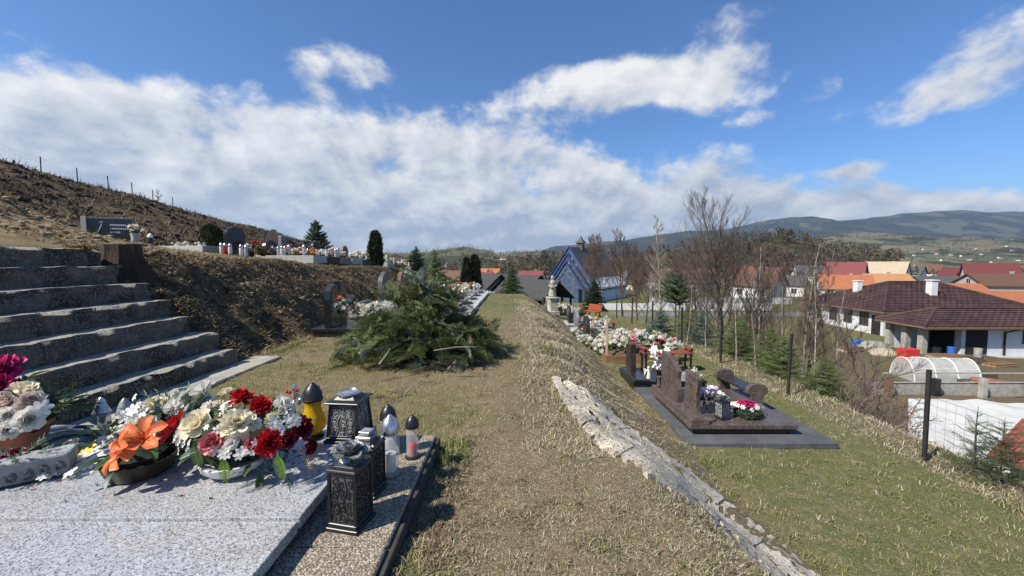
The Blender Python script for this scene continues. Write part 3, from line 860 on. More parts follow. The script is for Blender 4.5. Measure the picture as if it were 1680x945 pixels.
blades('dry_lawn_grass', 'matted dry grass of the upper lawn', 140000, f_up_near, .040, 11, .0015, {'g': gdry, 'dry': PAL_dry, 'green': PAL_gr}, .45, 2)
blades('dry_lawn_grass', 'fine short undergrowth of the upper lawn', 95000, f_up_near, .034, 17, .0016, {'g': gdry, 'dry': PAL_dry, 'green': PAL_gr}, .7)
blades('path_grass', 'short green and straw grass of the path strip', 100000, f_up_mid, .042, 12, .0022, {'g': lambda x, y: .42 + .2 * sst((y - 9) / 4) - .5 * sst((x - .4) / .5), 'dry': PAL_dry, 'green': PAL_gr}, .6)
blades('lower_lawn_grass', 'short green grass of the lower grave terrace', 200000, f_low, .040, 13, .0021, {'g': glow, 'dry': PAL_dry, 'green': PAL_gr}, .65)
blades('terrace_far_grass', 'grass of the far lower terrace', 25000, f_far, .08, 14, .005, {'g': lambda x, y: .6 + 0 * x, 'dry': PAL_dry, 'green': PAL_gr}, .7)
blades('tall_dry_grass', 'long straw grass along the wire fence', 16000, f_slope, .12, 15, .0028, {'g': lambda x, y: .0 + 0 * x, 'dry': PAL_dry[:4], 'green': PAL_gr}, .8, 2)
def f_edge(q, n):
    y = 3 + 13 * q.rand(n) ** 1.4; x = .75 + q.normal(size=n) * .45 + .3 * sst((5 - y) / 3); k = (x > .1) & (x < 2.3); return x[k], y[k]
blades('slope_grass', 'long bleached grass hanging over the embankment', 36000, f_edge, .095, 16, .0026, {'g': lambda x, y: -.1 + 0 * x, 'dry': PAL_dry[:4], 'green': PAL_gr}, .35, 2)

def f_tuft(q, n):
    m = n // 26; y0 = 1.7 + 8 * q.rand(m) ** 1.5; x0 = -1.3 * y0 + q.rand(m) * (1.3 * y0 + 2.0); x0 = np.maximum(x0, -3.9)
    e = q.rand(m) < .25; x0 = np.where(e, -.5 + q.rand(m) * .15, x0); y0 = np.where(e, 1.6 + 1.7 * q.rand(m), y0)
    x = np.repeat(x0, 26) + q.normal(size=m * 26) * .035; y = np.repeat(y0, 26) + q.normal(size=m * 26) * .035; k = clear(x, y); return x[k], y[k]
blades('grass_tufts', 'thicker tufts standing in the dry upper lawn', 26000, f_tuft, .07, 19, .0022, {'g': lambda x, y: .42 + 0 * x, 'dry': [(.30, .235, .14), (.18, .13, .08), (.10, .072, .045), (.44, .37, .24)], 'green': PAL_gr}, .75, 2)
def f_tuft2(q, n):
    m = n // 26; y0 = 2.8 + 12 * q.rand(m) ** 1.5; x0 = 2.5 + q.rand(m) * 4.0; x = np.repeat(x0, 26) + q.normal(size=m * 26) * .04; y = np.repeat(y0, 26) + q.normal(size=m * 26) * .04; k = clear(x, y); return x[k], y[k]
blades('grass_tufts', 'green and straw tufts in the lower lawn', 15600, f_tuft2, .075, 20, .0024, {'g': lambda x, y: .5 + 0 * x, 'dry': PAL_dry, 'green': PAL_gr}, .75, 2)
tus = MB(); q = random.Random(8)
for k in range(1500):
    x, y = -15.5 - q.random() * 25, 9 + q.random() ** 1.4 * 60; s = q.uniform(.07, .24) * (1 + y * .012); tus.blob((x, y, H(x, y) - s * .25), (s * q.uniform(.7, 1.4), s * q.uniform(.7, 1.4), s * q.uniform(.6, 1.0)), k, 6, 4, .4)
tag(tus.build('hillside_clods', mat('dark_clod', (.040, .029, .020), .95, .5, 2, col2=(.085, .063, .04), bump=.8, bscale=8)), 'dark clods and tussocks over the upper hillside', 'clods', kind='stuff')

# ================================================================== OLD CONCRETE STRIP ON THE EMBANKMENT
M_chalk = mat('chalky_concrete', (.68, .59, .44), .95, .22, 4, col2=(.36, .31, .23), bump=1, bscale=20, speck=[(.13, .11, .09), (.66, .61, .5)], sscale=38)
sl = thing('broken_concrete_slab', 'broken pale concrete strip sloping down the embankment in cracked pieces', 'concrete', (0, 0, 0))
q = random.Random(9)
for lane in range(4):
    t = lane * .1
    while t < 5.9:
        L = q.uniform(.9, 2.1); f0, f1 = lane / 4 + (.022 if lane else 0), (lane + 1) / 4 - .022; nj = 24; vs = []; lift = .018 + .010 * (2 - lane) + q.uniform(-.012, .012)
        for j in range(nj + 1):
            tt = t + (L - .03) * j / nj; e0, e1 = q.uniform(-.035, .035), q.uniform(-.035, .035)
            for s_, f in enumerate((f0 + e0, f0 + e0 + .004, (f0 * 2 + f1) / 3, (f0 + f1 * 2) / 3, f1 + e1 - .004, f1 + e1)):
                p = strip(min(1, max(0, f)), min(5.99, tt)); zz = H(p.x, p.y)
                vs.append((p.x, p.y, zz - .15 if s_ in (0, 5) else zz + lift + .03 * float(fbm(np.array([p.x * 16]), np.array([p.y * 16]), 50 + lane, 3)[0])))
        mb = MB(); mb.add(vs, [(j * 6 + i, j * 6 + i + 1, (j + 1) * 6 + i + 1, (j + 1) * 6 + i) for j in range(nj) for i in range(5)] + [tuple(range(5, -1, -1)), tuple(nj * 6 + i for i in range(6))])
        mb.build('slab_piece', M_chalk, sl, smooth=True); t += L
# ================================================================== FOREGROUND GRAVE
M_gran = mat('grey_granite', (.37, .37, .37), .16, .10, 12, speck=[(.075, .078, .085), (.62, .62, .61), (.17, .175, .18)], sscale=110, spec=.5)
M_pebble = bpy.data.materials.new('pebble_concrete'); M_pebble.use_nodes = True
q = G(M_pebble.node_tree); b = M_pebble.node_tree.nodes['Principled BSDF']; tc = q.n('ShaderNodeTexCoord').outputs['Object']
vo = q.n('ShaderNodeTexVoronoi'); vo.inputs['Scale'].default_value = 95; q.set(vo.inputs['Vector'], tc)
sp = q.n('ShaderNodeSeparateColor'); q.set(sp.inputs[0], vo.outputs['Color'])
c = q.mix(sp.outputs[0], (.20, .165, .115), (.52, .46, .36)); c = q.mix(q.ramp(sp.outputs[1], .75, .8), c, (.22, .15, .09)); c = q.mix(q.ramp(vo.outputs['Distance'], .45, .75), c, (.13, .11, .085))
c = q.mix(q.ramp(q.noise(tc, 7, 4), .5, .75, 0, .5), c, (.16, .14, .11))
q.set(b.inputs['Base Color'], c); b.inputs['Roughness'].default_value = .85
bp = q.n('ShaderNodeBump'); bp.inputs['Strength'].default_value = 1; bp.inputs['Distance'].default_value = .006; bp.invert = True
q.set(bp.inputs['Height'], vo.outputs['Distance']); M_pebble.node_tree.links.new(bp.outputs[0], b.inputs['Normal'])

ZS = .24; ZB = .12
gr = thing('granite_grave', 'grey granite grave in the foreground with two cover plates and pebbled border', 'grave', (0, 0, 0))
MB().box((-2.3, 2.465, ZS - .03), (2.5, 1.13, .06)).build('cover_plate', M_gran, gr, bev=.005, seg=2)
MB().box((-2.31, 1.2, ZS - .048), (2.5, 1.4, .06)).build('cover_plate', M_gran, gr, bev=.005, seg=2)
MB().box((-2.34, 1.78, .06), (2.42, 2.4, .24)).build('grave_base', mat('dark_base_granite', (.06, .06, .062), .5, .2, 30), gr)
yb = [.3, 1.28, 1.86, 3.12]
for a, c in zip(yb[:-1], yb[1:]):
    mb = MB(); mb.box((-.86, (a + c) / 2, ZB - .06), (.5, c - a - .008, .12)); mb.build('border_slab', M_pebble, gr, bev=.008)
MB().box((-.592, 1.7, .028), (.035, 2.86, .135)).build('border_edge', mat('edge_board', (.05, .043, .036), .9, .3, 12), gr, bev=.004)
MB().box((-2.3, 3.08, .09), (2.4, .09, .18)).build('back_kerb', M_pebble, gr, bev=.006)

# ------------------------------------------------------------------ lanterns
M_blackm = mat('black_painted_metal', (.016, .016, .017), .38, .25, 20, spec=.5)
M_pewter = mat('antique_silver', (.40, .40, .40), .38, .35, 22, metal=.45, col2=(.14, .14, .14))
M_chrome = mat('silver_metal', (.50, .50, .51), .27, .2, 15, metal=.85)
M_glass = mat('clear_glass', (.90, .92, .92), .06, .02, 5, trans=.0, alpha=.22, spec=.7)
M_frost = mat('patterned_glass', (.62, .63, .62), .25, .1, 40, alpha=.5, bump=.6, bscale=90, spec=.7)
M_yglass = mat('amber_glass', (.72, .46, .015), .15, .12, 20, alpha=.86, spec=.7, transl=.3)
M_rglass = mat('red_glass', (.36, .010, .012), .2, .15, 20, spec=.6)
M_wax = mat('white_wax', (.75, .74, .70), .5, .05, 20, transl=.3)
M_rwax = mat('red_wax', (.55, .012, .018), .45, .1, 20, transl=.3)
M_dglass = mat('smoked_glass', (.10, .10, .105), .12, .1, 12, alpha=.55, spec=.7)


def lathe_lantern(name, label, loc, h, body, glass, lid, lidm, basem, candle=None, n=20, group=None, sc=1):
    """body, lid: lathe profiles in fractions of h"""
    t = thing(name, label, 'lantern', loc, R.uniform(0, 3), group, sc)
    k = lambda pr: [(r * h, z * h) for r, z in pr]
    MB().lathe(k([(.17, 0), (.175, .02), (.165, .05), (.12, .07)]), n).build('base', basem, t, smooth=True)
    MB().lathe(k(body), n, cap=False).build('glass', glass, t, smooth=True)
    lo = MB().lathe(k(lid), n).build('lid', lidm, t, smooth=True)
    z1, r1 = lid[-1][1], lid[-1][0]
    MB().lathe(k([(r1, z1 - .005), (r1 * .5 + .015, z1 + .015), (.03, z1 + .03), (.012, z1 + .045)]), 10).build('finial', lidm, lo, smooth=True)
    if candle:
        MB().lathe(k([(.085, .06), (.09, .08), (.09, candle[1]), (.03, candle[1] + .01)]), 14).build('candle', candle[0], t, smooth=True)
    return t


BODY_T = [(.12, .07), (.135, .12), (.145, .40), (.15, .62), (.12, .72)]
BODY_W = [(.12, .07), (.20, .16), (.215, .28), (.17, .42), (.135, .55), (.15, .64), (.165, .68)]
LID_D = [(.15, .70), (.16, .72), (.155, .76), (.14, .84), (.10, .92), (.06, .955)]
LID_B = [(.17, .67), (.18, .70), (.165, .73), (.16, .80), (.12, .90), (.06, .955)]

OPEN = []
def square_lantern(name, label, loc, w, h, rz, finial, taper=1., orn=True, roofm=None, glassm=None, candle=M_rwax):
    t = thing(name, label, 'lantern', loc, rz); hw = w / 2; hb = h * .10; ht = h * .70
    mb = MB(); mb.box((0, 0, hb * .25), (w * 1.12, w * 1.12, hb * .5)); mb.box((0, 0, hb * .75), (w * 1.02, w * 1.02, hb * .5)); mb.build('base', M_blackm, t, bev=.003)
    for sx in (-1, 1):
        for sy in (-1, 1):
            mb = MB(); x, y = sx * hw * .93, sy * hw * .93
            mb.tube([(x, y, hb), (x * taper, y * taper, ht)], w * .055, 4); mb.build('corner_post', M_blackm, t)
    for k in range(4):
        a = k * pi / 2; M = Matrix.Rotation(a, 4, 'Z'); mb = MB(); o = -hw * .9
        mb.prism([(-hw * .88, hb), (hw * .88, hb), (hw * .88 * taper, ht), (-hw * .88 * taper, ht)], o, o + .003)
        mb.v = [(x, y * (1 + (taper - 1) * (z - hb) / (ht - hb)), z) for x, y, z in mb.v]
        pan = mb.build('glass_pane', glassm or M_dglass, t); pan.rotation_euler = (0, 0, a)
        if orn:
            qq = random.Random(int(w * 1000) + k); mb = MB()
            def P_(u, v): tp = 1 + (taper - 1) * v; return (u * hw * .82 * tp, -hw * .93 * tp, hb + (ht - hb) * (.04 + .92 * v))
            for e in range(18):                       # curling vine ornament
                cu, cv = -.62 + .62 * (e % 3) + qq.uniform(-.08, .08), .08 + .155 * (e // 3) + qq.uniform(-.03, .03); a0, sg = qq.uniform(0, 6.28), qq.choice((-1, 1)); rr0 = qq.uniform(.22, .3)
                pts = [P_(max(-1, min(1, cu + rr0 * (1 - s / 12) * cos(a0 + sg * s * .75))), max(0, min(1, cv + .42 * rr0 * (1 - s / 12) * sin(a0 + sg * s * .75)))) for s in range(10)]
                mb.tube(pts, w * .016, 4)
                mb.blob(pts[-1], (w * .03, w * .012, w * .03), e, 6, 4)
            for x_ in (-.32, .32): mb.tube([P_(x_ + .12 * sin(s * 1.3), s / 8) for s in range(9)], w * .014, 4)
            mb.tube([P_(-1, 0), P_(1, 0), P_(1, 1), P_(-1, 1), P_(-1, 0)], w * .02, 4)
            oo = mb.build('ornament', M_blackm if finial != 'plain' else M_pewter, pan, smooth=True); oo.rotation_euler = (0, 0, 0)
    # roof: flared square plate, then stepped cap
    rm = roofm or M_blackm; mb = MB()
    mb.lathe([(hw * 1.25 * taper ** .5 * 1.1, ht), (hw * 1.5, ht + h * .035), (hw * 1.42, ht + h * .055), (hw * .95, ht + h * .07), (hw * .7, ht + h * .13), (hw * .55, ht + h * .15)], 4, ph=pi / 4)
    ro = mb.build('roof', rm, t, bev=.002)
    z = ht + h * .14
    if finial == 'rose':
        MB().lathe([(w * .34, z - .008), (w * .22, z + h * .03), (w * .2, z + h * .05)], 18).build('neck', M_pewter, ro, smooth=True)
        f = fl_rose(1., 5, 0, 1.12).mesh('rose_ornament', M_pewter, smooth=2); o = link('rose_ornament', f, ro, (0, 0, z + h * .05), (0, 0, 0), w * .36); o.scale = (w * .52, w * .52, w * .36)
    elif finial == 'tier':
        mb = MB(); mb.box((0, 0, z + h * .02), (w * .62, w * .62, h * .05)); mb.box((0, 0, z + h * .065), (w * .4, w * .4, h * .05)); mb.box((0, 0, z + h * .10), (w * .46, w * .46, h * .02)); mb.build('cap', M_pewter, ro, bev=.004)
        for k in range(4):
            a = pi / 4 + k * pi / 2; MB().tube([(cos(a) * w * .62, sin(a) * w * .62, ht + h * .05), (cos(a) * w * .74, sin(a) * w * .74, ht + h * .11), (cos(a) * w * .66, sin(a) * w * .66, ht + h * .15)], [.008, .012, .004], 5).build('corner_scroll', rm, ro, smooth=True)
    else:
        MB().lathe([(w * .33, z - .01), (w * .35, z + h * .02), (w * .3, z + h * .04), (w * .26, z + h * .045), (w * .24, z + h * .03)], 22).build('vent_ring', M_chrome, ro, smooth=True)
    MB().lathe([(w * .17, hb), (w * .18, hb + .01), (w * .18, hb + h * .2), (w * .05, hb + h * .21)], 14).build('candle', candle, t, smooth=True)
    return t


def spot(px, py, z): p = gnd(px, py, z); return (p.x, p.y, z)
square_lantern('candle_lantern', 'black square lantern with silver rose finial, nearest on the pebbled border', spot(577, 858, ZB), .16, .43, -.22, 'rose')
square_lantern('candle_lantern', 'black lantern with stepped silver cap just behind the rose topped one', spot(604, 806, ZB), .155, .40, -.15, 'tier')
square_lantern('candle_lantern', 'dark metal lantern with sloping glass sides at the granite plate corner', spot(575, 716, ZS), .235, .38, -.1, 'plain', .84)
lathe_lantern('glass_lantern', 'clear glass lantern with silver dome lid and white candle', spot(641, 778, ZB), .40, BODY_T, M_glass, LID_D, M_chrome, M_pewter, (M_wax, .36))
lathe_lantern('glass_lantern', 'wide clear glass lantern with black lid behind the silver domed lantern', spot(638, 745, ZB), .37, BODY_T, M_frost, LID_D, M_blackm, M_blackm, (M_wax, .3))
lathe_lantern('glass_lantern', 'slim glass lantern with black cap and red candle at border end', spot(677, 750, ZB), .31, [(.135, .07), (.135, .72)], M_glass, LID_D, M_blackm, M_blackm, (M_rwax, .32))
lathe_lantern('glass_lantern', 'bulbous yellow glass lantern with black dome lid', spot(515, 716, ZS), .40, BODY_W, M_yglass, LID_B, M_blackm, M_blackm, (M_rwax, .16))
p = at(42, 668, 2.86)
lathe_lantern('glass_lantern', 'large patterned glass lantern with black lid behind cream roses', (p.x, 2.86, ZS), .44, [(.12, .07), (.19, .2), (.2, .45), (.19, .62), (.15, .72)], M_frost, LID_D, M_blackm, M_blackm, (M_wax, .4))
p = at(168, 690, 3.0)
lathe_lantern('glass_lantern', 'small silver domed lantern at the back edge of granite plate', (p.x, 3.0, ZS - .02), .25, [(.17, .07), (.2, .2), (.2, .4), (.18, .52)], M_frost, [(.22, .5), (.23, .54), (.17, .66), (.12, .8), (.09, .9), (.06, .955)], M_chrome, M_pewter, None)
p = at(206, 690, 2.98)
lathe_lantern('glass_lantern', 'small red glass lantern with dark lid at the back edge', (p.x, 2.98, ZS - .02), .25, [(.2, .07), (.22, .3), (.21, .55)], M_rglass, [(.22, .53), (.2, .6), (.16, .75), (.1, .9), (.06, .955)], M_pewter, M_blackm, None)

# ------------------------------------------------------------------ bouquets
LEAF = {k: leafmesh('leaf', m) for k, m in (('g', M_gleaf), ('d', M_dleaf), ('s', M_sage), ('l', M_lime))}


def bloom(parent, kind, m, px, py, Y, rpx, tilt=None, seed=0, name=None, c0=None):
    """a flower head seen at a picture position, Y metres away; c0 = bouquet centre it faces away from"""
    p = at(px, py, Y); r = rpx / FPX * Y * (.88 if kind != 'daisy' else .95)
    n = tilt if tilt else (p - c0) if c0 else Vector((0, -.5, 1))
    q = random.Random(px * 3 + py)
    place(name or {'rose': 'rose', 'peony': 'peony', 'lily': 'lily', 'daisy': 'small_flower', 'mum': 'chrysanthemum'}[kind], shape(kind, m, seed), orient(p - parent.location, n, r, q.uniform(0, 6)), parent)


def leaves(parent, c, n, rad, size, kinds='ggd', seed=0, up=.25, zmin=None):
    q = random.Random(seed)
    for k in range(n):
        a = q.uniform(0, 2 * pi); e = q.uniform(-.35, .7) + up
        d = Vector((cos(a) * cos(e), sin(a) * cos(e), sin(e))); p = Vector(c) + Vector((d.x * rad, d.y * rad, d.z * rad * .6)) * q.uniform(.45, .9)
        if zmin is not None and p.z < zmin: p.z = zmin
        M = Matrix.Translation(p) @ Matrix.Rotation(a, 4, 'Z') @ Matrix.Rotation(-e * .8 + q.uniform(-.3, .3), 4, 'Y') @ Matrix.Rotation(q.uniform(-.6, .6), 4, 'X') @ Matrix.Scale(size * q.uniform(.7, 1.25), 4)
        place('leaf', LEAF[q.choice(kinds)], M, parent)


def greenery(parent, c, n, rad, L, w, m, seed=0, name='greenery', flat=.7, per=14):
    q = random.Random(seed); mb = MB()
    for k in range(n):
        a = q.uniform(0, 2 * pi); e = q.uniform(-.25, 1.2); d = Vector((cos(a) * cos(e), sin(a) * cos(e), sin(e) * flat))
        sprig(mb, Vector(c) + d * rad * q.uniform(.3, .7), d + Vector((0, 0, q.uniform(-.2, .2))), L * q.uniform(.6, 1.2), per, w, k + seed)
    return tag(mb.build(name, m, parent), kind='stuff')


M_bowl = mat('white_ceramic', (.74, .74, .72), .3, .05, 10)
M_terra = mat('terracotta', (.36, .13, .065), .75, .2, 12, bump=.2)
M_dpot = mat('dark_brown_pot', (.030, .022, .012), .45, .3, 10)

# B1: the large bowl
b1 = thing('flower_bowl', 'white bowl overflowing with red and cream silk roses and peonies', 'bouquet', spot(386, 772, ZS))
MB().lathe([(.06, 0), (.12, .008), (.168, .05), (.178, .085), (.170, .088), (.155, .07), (.1, .05)], 28).build('bowl', M_bowl, b1, smooth=True)
C1 = Vector(b1.location) + Vector((0, .08, .1))
for kind, m, px, py, Y, r, sd in (('rose', M_white, 334, 641, 2.55, 19, 1), ('peony', M_red, 396, 656, 2.42, 22, 1), ('peony', M_red, 427, 668, 2.36, 21, 2), ('peony', M_cream, 390, 697, 2.16, 30, 3),
                                  ('rose', M_cream, 327, 698, 2.2, 29, 2), ('rose', M_red, 289, 702, 2.3, 25, 3), ('rose', M_pink, 351, 727, 2.12, 21, 4), ('peony', M_red, 439, 727, 2.14, 26, 4),
                                  ('rose', M_white, 464, 669, 2.4, 20, 5), ('peony', M_dred, 492, 703, 2.34, 23, 5), ('rose', M_dred, 507, 733, 2.36, 14, 6), ('rose', M_white, 309, 652, 2.58, 15, 7), ('rose', M_white, 284, 668, 2.5, 14, 9), ('rose', M_cream, 372, 646, 2.52, 13, 1), ('peony', M_white, 344, 672, 2.4, 17, 5), ('rose', M_white, 415, 697, 2.2, 13, 3), ('peony', M_cream, 445, 690, 2.3, 15, 6), ('peony', M_white, 300, 716, 2.24, 15, 7), ('rose', M_pink, 412, 726, 2.12, 12, 2), ('rose', M_dred, 470, 722, 2.26, 15, 4), ('peony', M_white, 380, 728, 2.1, 13, 8), ('rose', M_cream, 356, 668, 2.42, 14, 8)):
    bloom(b1, kind, m, px, py, Y, r, seed=sd, c0=C1)
qq = random.Random(4)
for cx, cy, Y, n, sp_, r, m in ((457, 701, 2.2, 8, 16, 8, M_white), (391, 748, 2.08, 2, 9, 10, M_white), (362, 744, 2.09, 4, 12, 9, M_white), (300, 731, 2.2, 7, 13, 7, M_white), (487, 690, 2.28, 6, 10, 8, M_white),
                                (318, 662, 2.52, 9, 17, 9, M_sage), (300, 674, 2.5, 7, 14, 8, M_white), (360, 660, 2.46, 6, 12, 8, M_sage), (372, 672, 2.36, 6, 14, 8, M_white), (345, 712, 2.14, 3, 14, 7, M_white), (408, 735, 2.1, 3, 12, 6, M_white)):
    for k in range(n): bloom(b1, 'daisy', m, int(cx + qq.uniform(-sp_, sp_)), int(cy + qq.uniform(-sp_, sp_) * .8), Y, r * qq.uniform(.8, 1.2), seed=qq.randint(0, 3), c0=C1 + Vector((qq.uniform(-.1, .1), .05, 0)))
leaves(b1, (0, .07, .18), 40, .32, .12, 'ggdds', 3, .25, .10)
leaves(b1, (.16, -.02, .12), 6, .30, .12, 'gdl', 4, -.35, .03)
greenery(b1, (0, .09, .17), 50, .26, .16, .03, M_gleaf, 5); greenery(b1, (-.06, .12, .2), 22, .2, .14, .03, M_sage, 6, 'sage_greenery')
greenery(b1, (.14, -.02, .2), 22, .2, .13, .035, M_lime, 7, 'bright_greenery'); greenery(b1, (.28, -.05, .05), 20, .16, .14, .025, M_dleaf, 8, 'fir_sprigs')
MB().blob((0, .06, .19), (.22, .22, .13), 3, 12, 7, .15).build('moss_core', mat('moss_core', (.018, .028, .014), .95, .4, 14), b1)
for k, (px, py) in enumerate(((367, 775), (455, 770), (318, 752))):    # ferns hanging over the rim
    mb = MB(); p0 = at(px, py - 28, 2.1) - b1.location; p1 = at(px + (3 if k == 0 else 10), py + 14, 2.06) - b1.location; p1.z = max(p1.z, .012)
    for j in range(13):
        c = p0.lerp(p1, j / 12); w = .035 * sin(pi * (j + 1) / 14)
        for s in (-1, 1): mb.add([c, c + Vector((s * w, -.004, -.012)), c + Vector((s * w * .9, -.003, -.018)), c + Vector((0, 0, -.010))], [(0, 1, 2, 3)])
    mb.tube([p0, p1], .0025, 4).build('fern_frond', M_lime if k < 2 else M_gleaf, b1)
# silver and red bauble pick at its right
mb = MB(); pk = at(484, 662, 2.5) - b1.location
for k in range(14): mb.blob((pk.x + qq.uniform(-.045, .045), pk.y + qq.uniform(-.03, .03), pk.z + qq.uniform(-.04, .12)), (.014,) * 3, k, 8, 5, .02)
mb.build('silver_berries', M_chrome, b1, smooth=True)
mb = MB()
for k in range(8): mb.blob((pk.x + qq.uniform(-.05, .05), pk.y + qq.uniform(-.03, .03), pk.z + qq.uniform(-.05, .1)), (.011,) * 3, k, 8, 5, .02)
mb.tube([(pk.x, pk.y, 0.1), (pk.x, pk.y, pk.z + .08)], .004, 4); mb.build('red_berries', M_red, b1, smooth=True)

# B2: orange lilies in a dark pot
b2 = thing('lily_pot', 'dark oval pot with large orange lilies on the granite plate', 'bouquet', spot(232, 775, ZS))
MB().lathe([(.10, 0), (.15, .01), (.175, .075), (.18, .10), (.165, .10), (.15, .08)], 22).build('pot', M_dpot, b2, smooth=True)
for px, py, Y, r, tl in ((238, 722, 2.2, 46, (.1, -.75, .75)), (205, 745, 2.12, 40, (-.55, -.7, .5))):
    bloom(b2, 'lily', M_orange, px, py, Y, r, tl, seed=px)
C2 = Vector(b2.location) + Vector((0, 0, .05))
leaves(b2, (0, .02, .13), 14, .2, .14, 'gdd', 8, .1)
MB().blob((0, 0, .1), (.15, .15, .08), 4, 10, 5, .2).build('moss_core', MATS['moss_core'], b2)
# white orchid sprays: one standing behind, one lying to the left
o1 = thing('orchid_spray', 'white silk gladiolus spray standing behind the orange lilies', 'flowers', spot(228, 740, ZS))
mb = MB(); pts = [at(238, 730, 2.42), at(236, 700, 2.45), at(228, 672, 2.48), at(222, 650, 2.5)]; mb.tube([p_ - o1.location for p_ in pts], .004, 5); mb.build('stem', M_gleaf, o1)
for px, py, r in ((222, 652, 7), (228, 664, 9), (218, 674, 12), (236, 676, 11), (205, 684, 12), (228, 690, 16), (246, 694, 14), (214, 702, 14), (238, 708, 16), (256, 704, 13), (262, 716, 12), (228, 718, 13)):
    bloom(o1, 'rose' if r > 13 else 'daisy', M_white, px, py, 2.45, r, (qq.uniform(-.8, .8), -.8, .5), seed=qq.randint(0, 3))
leaves(o1, (-.02, 0, .1), 6, .12, .12, 'gs', 18)
wsx = thing('white_stock_bunch', 'full bunch of white and pale green silk stocks behind the red rose bowl', 'bouquet', (at(285, 700, 2.62).x, 2.62, ZS))
for k in range(34):
    px, py = int(qq.uniform(240, 345)), int(qq.uniform(634, 700)); py = max(py, int(664 - abs(px - 320) * -.02 - (px - 240) * .28))
    bloom(wsx, ('rose', 'daisy', 'peony')[k % 3], (M_white, M_white, M_cream, M_sage)[k % 4], px, py, 2.62 + qq.uniform(-.08, .08), qq.uniform(8, 13), (qq.uniform(-.6, .6), -.7, .7), seed=k % 4)
greenery(wsx, (0, 0, .18), 30, .22, .16, .035, M_sage, 51, 'sage_greenery'); greenery(wsx, (0, .02, .16), 26, .22, .16, .035, M_gleaf, 52); leaves(wsx, (0, 0, .2), 12, .24, .12, 'gs', 53)
MB().blob((0, 0, .13), (.2, .16, .13), 5, 10, 6, .2).build('moss_core', MATS['moss_core'], wsx)
o2 = thing('orchid_spray', 'white silk orchid spray lying flat on the granite left of the lilies', 'flowers', spot(110, 768, ZS))
mb = MB(); mb.tube([spot_ - o2.location for spot_ in (gnd(70, 782, ZS + .01), gnd(110, 766, ZS + .025), gnd(150, 748, ZS + .04))], .004, 5).build('stem', M_gleaf, o2)
for px, py, r in ((70, 783, 8), (82, 778, 10), (95, 773, 11), (108, 769, 12), (117, 776, 12), (124, 758, 13), (138, 753, 14), (146, 763, 11), (152, 744, 14), (160, 752, 12)):
    p = gnd(px, py, ZS + .03); bloom(o2, 'daisy', M_white, px, py, p.y, r, (qq.uniform(-.4, .4), -.5, .9), seed=qq.randint(0, 3))

# B3: cream roses in a terracotta pot at the left edge
b3 = thing('rose_pot', 'terracotta pot of cream roses and white daisies at the left edge', 'bouquet', spot(18, 742, ZS))
MB().lathe([(.13, 0), (.15, .01), (.19, .16), (.205, .16), (.205, .19), (.18, .19), (.16, .15)], 24).build('pot', M_terra, b3, smooth=True)
C3 = Vector(b3.location) + Vector((-.02, .05, .18))
for kind, m, px, py, Y, r, sd in (('rose', M_blush, 10, 664, 2.5, 24, 1), ('rose', M_cream, 38, 644, 2.62, 22, 2), ('rose', M_blush, 48, 660, 2.5, 20, 3), ('rose', M_white, 46, 688, 2.42, 21, 4), ('rose', M_cream, -18, 672, 2.5, 24, 5), ('rose', M_white, 12, 682, 2.42, 16, 6),
                                  ('peony', M_white, 14, 704, 2.4, 20, 2), ('daisy', M_white, 68, 670, 2.46, 15, 1), ('daisy', M_white, 28, 698, 2.38, 12, 2)):
    bloom(b3, kind, m, px, py, Y, r, seed=sd, c0=C3)
for k in range(16): bloom(b3, 'daisy', M_white, int(qq.uniform(-12, 36)), int(qq.uniform(690, 714)), 2.4, 7, seed=k % 3, c0=C3)
leaves(b3, (.02, .03, .22), 28, .3, .12, 'ggd', 12, .15); greenery(b3, (.16, .05, .24), 26, .22, .2, .045, M_gleaf, 13); greenery(b3, (.0, .05, .2), 26, .22, .14, .03, M_dleaf, 14, 'dark_greenery')
MB().blob((0, .03, .22), (.2, .2, .13), 5, 10, 6, .2).build('moss_core', MATS['moss_core'], b3)
# B4: magenta peony behind at the left edge
b4 = thing('peony_vase', 'tall vase with magenta silk peonies at far left edge', 'bouquet', (at(8, 640, 2.72).x, 2.72, ZS))
MB().lathe([(.06, 0), (.08, .02), (.07, .12), (.05, .22), (.065, .3)], 18).build('vase', M_blackm, b4, smooth=True)
bloom(b4, 'peony', M_mag, 6, 606, 2.68, 30, (.2, -.7, .6), 7); bloom(b4, 'peony', M_mag, 4, 630, 2.62, 22, (.3, -.9, .1), 8)
leaves(b4, (0, 0, .36), 8, .16, .12, 'dg', 15)
# B5: carved planter with dark red roses
b5 = thing('carved_planter', 'pale carved stone planter with dark red roses at left edge', 'planter', spot(30, 790, ZS), .62)
M_carve = mat('carved_stone', (.38, .385, .375), .8, .15, 10, bump=1, bscale=28, col2=(.24, .25, .25))
mb = MB(); mb.box((0, 0, .075), (.44, .15, .13), 0, (1.04, 1.1)); bx_ = mb.build('box', M_carve, b5, bev=.012, seg=2)
mb = MB()
for f in range(2):
    for k in range(7):
        a0_ = -.18 + k * .06
        pts = [(a0_ + (.026 - .0032 * s) * cos(s * .9 + k), -.080 - .003 * (s > 0), .065 + (.042 - .005 * s) * sin(s * .9 + k)) for s in range(8)]
        mb.tube(pts, .006, 5)
mb.build('scroll_relief', M_carve, bx_, smooth=True)
for px, py, r in ((18, 746, 15), (44, 746, 14), (-4, 750, 14)): bloom(b5, 'rose', M_dred, px, py, 2.28, r, (qq.uniform(-.3, .3), -.6, .8), seed=px % 4)
greenery(b5, (.0, 0, .12), 16, .16, .08, .03, M_sage, 16, 'grey_greenery'); leaves(b5, (0, 0, .13), 6, .14, .08, 'ds', 17)
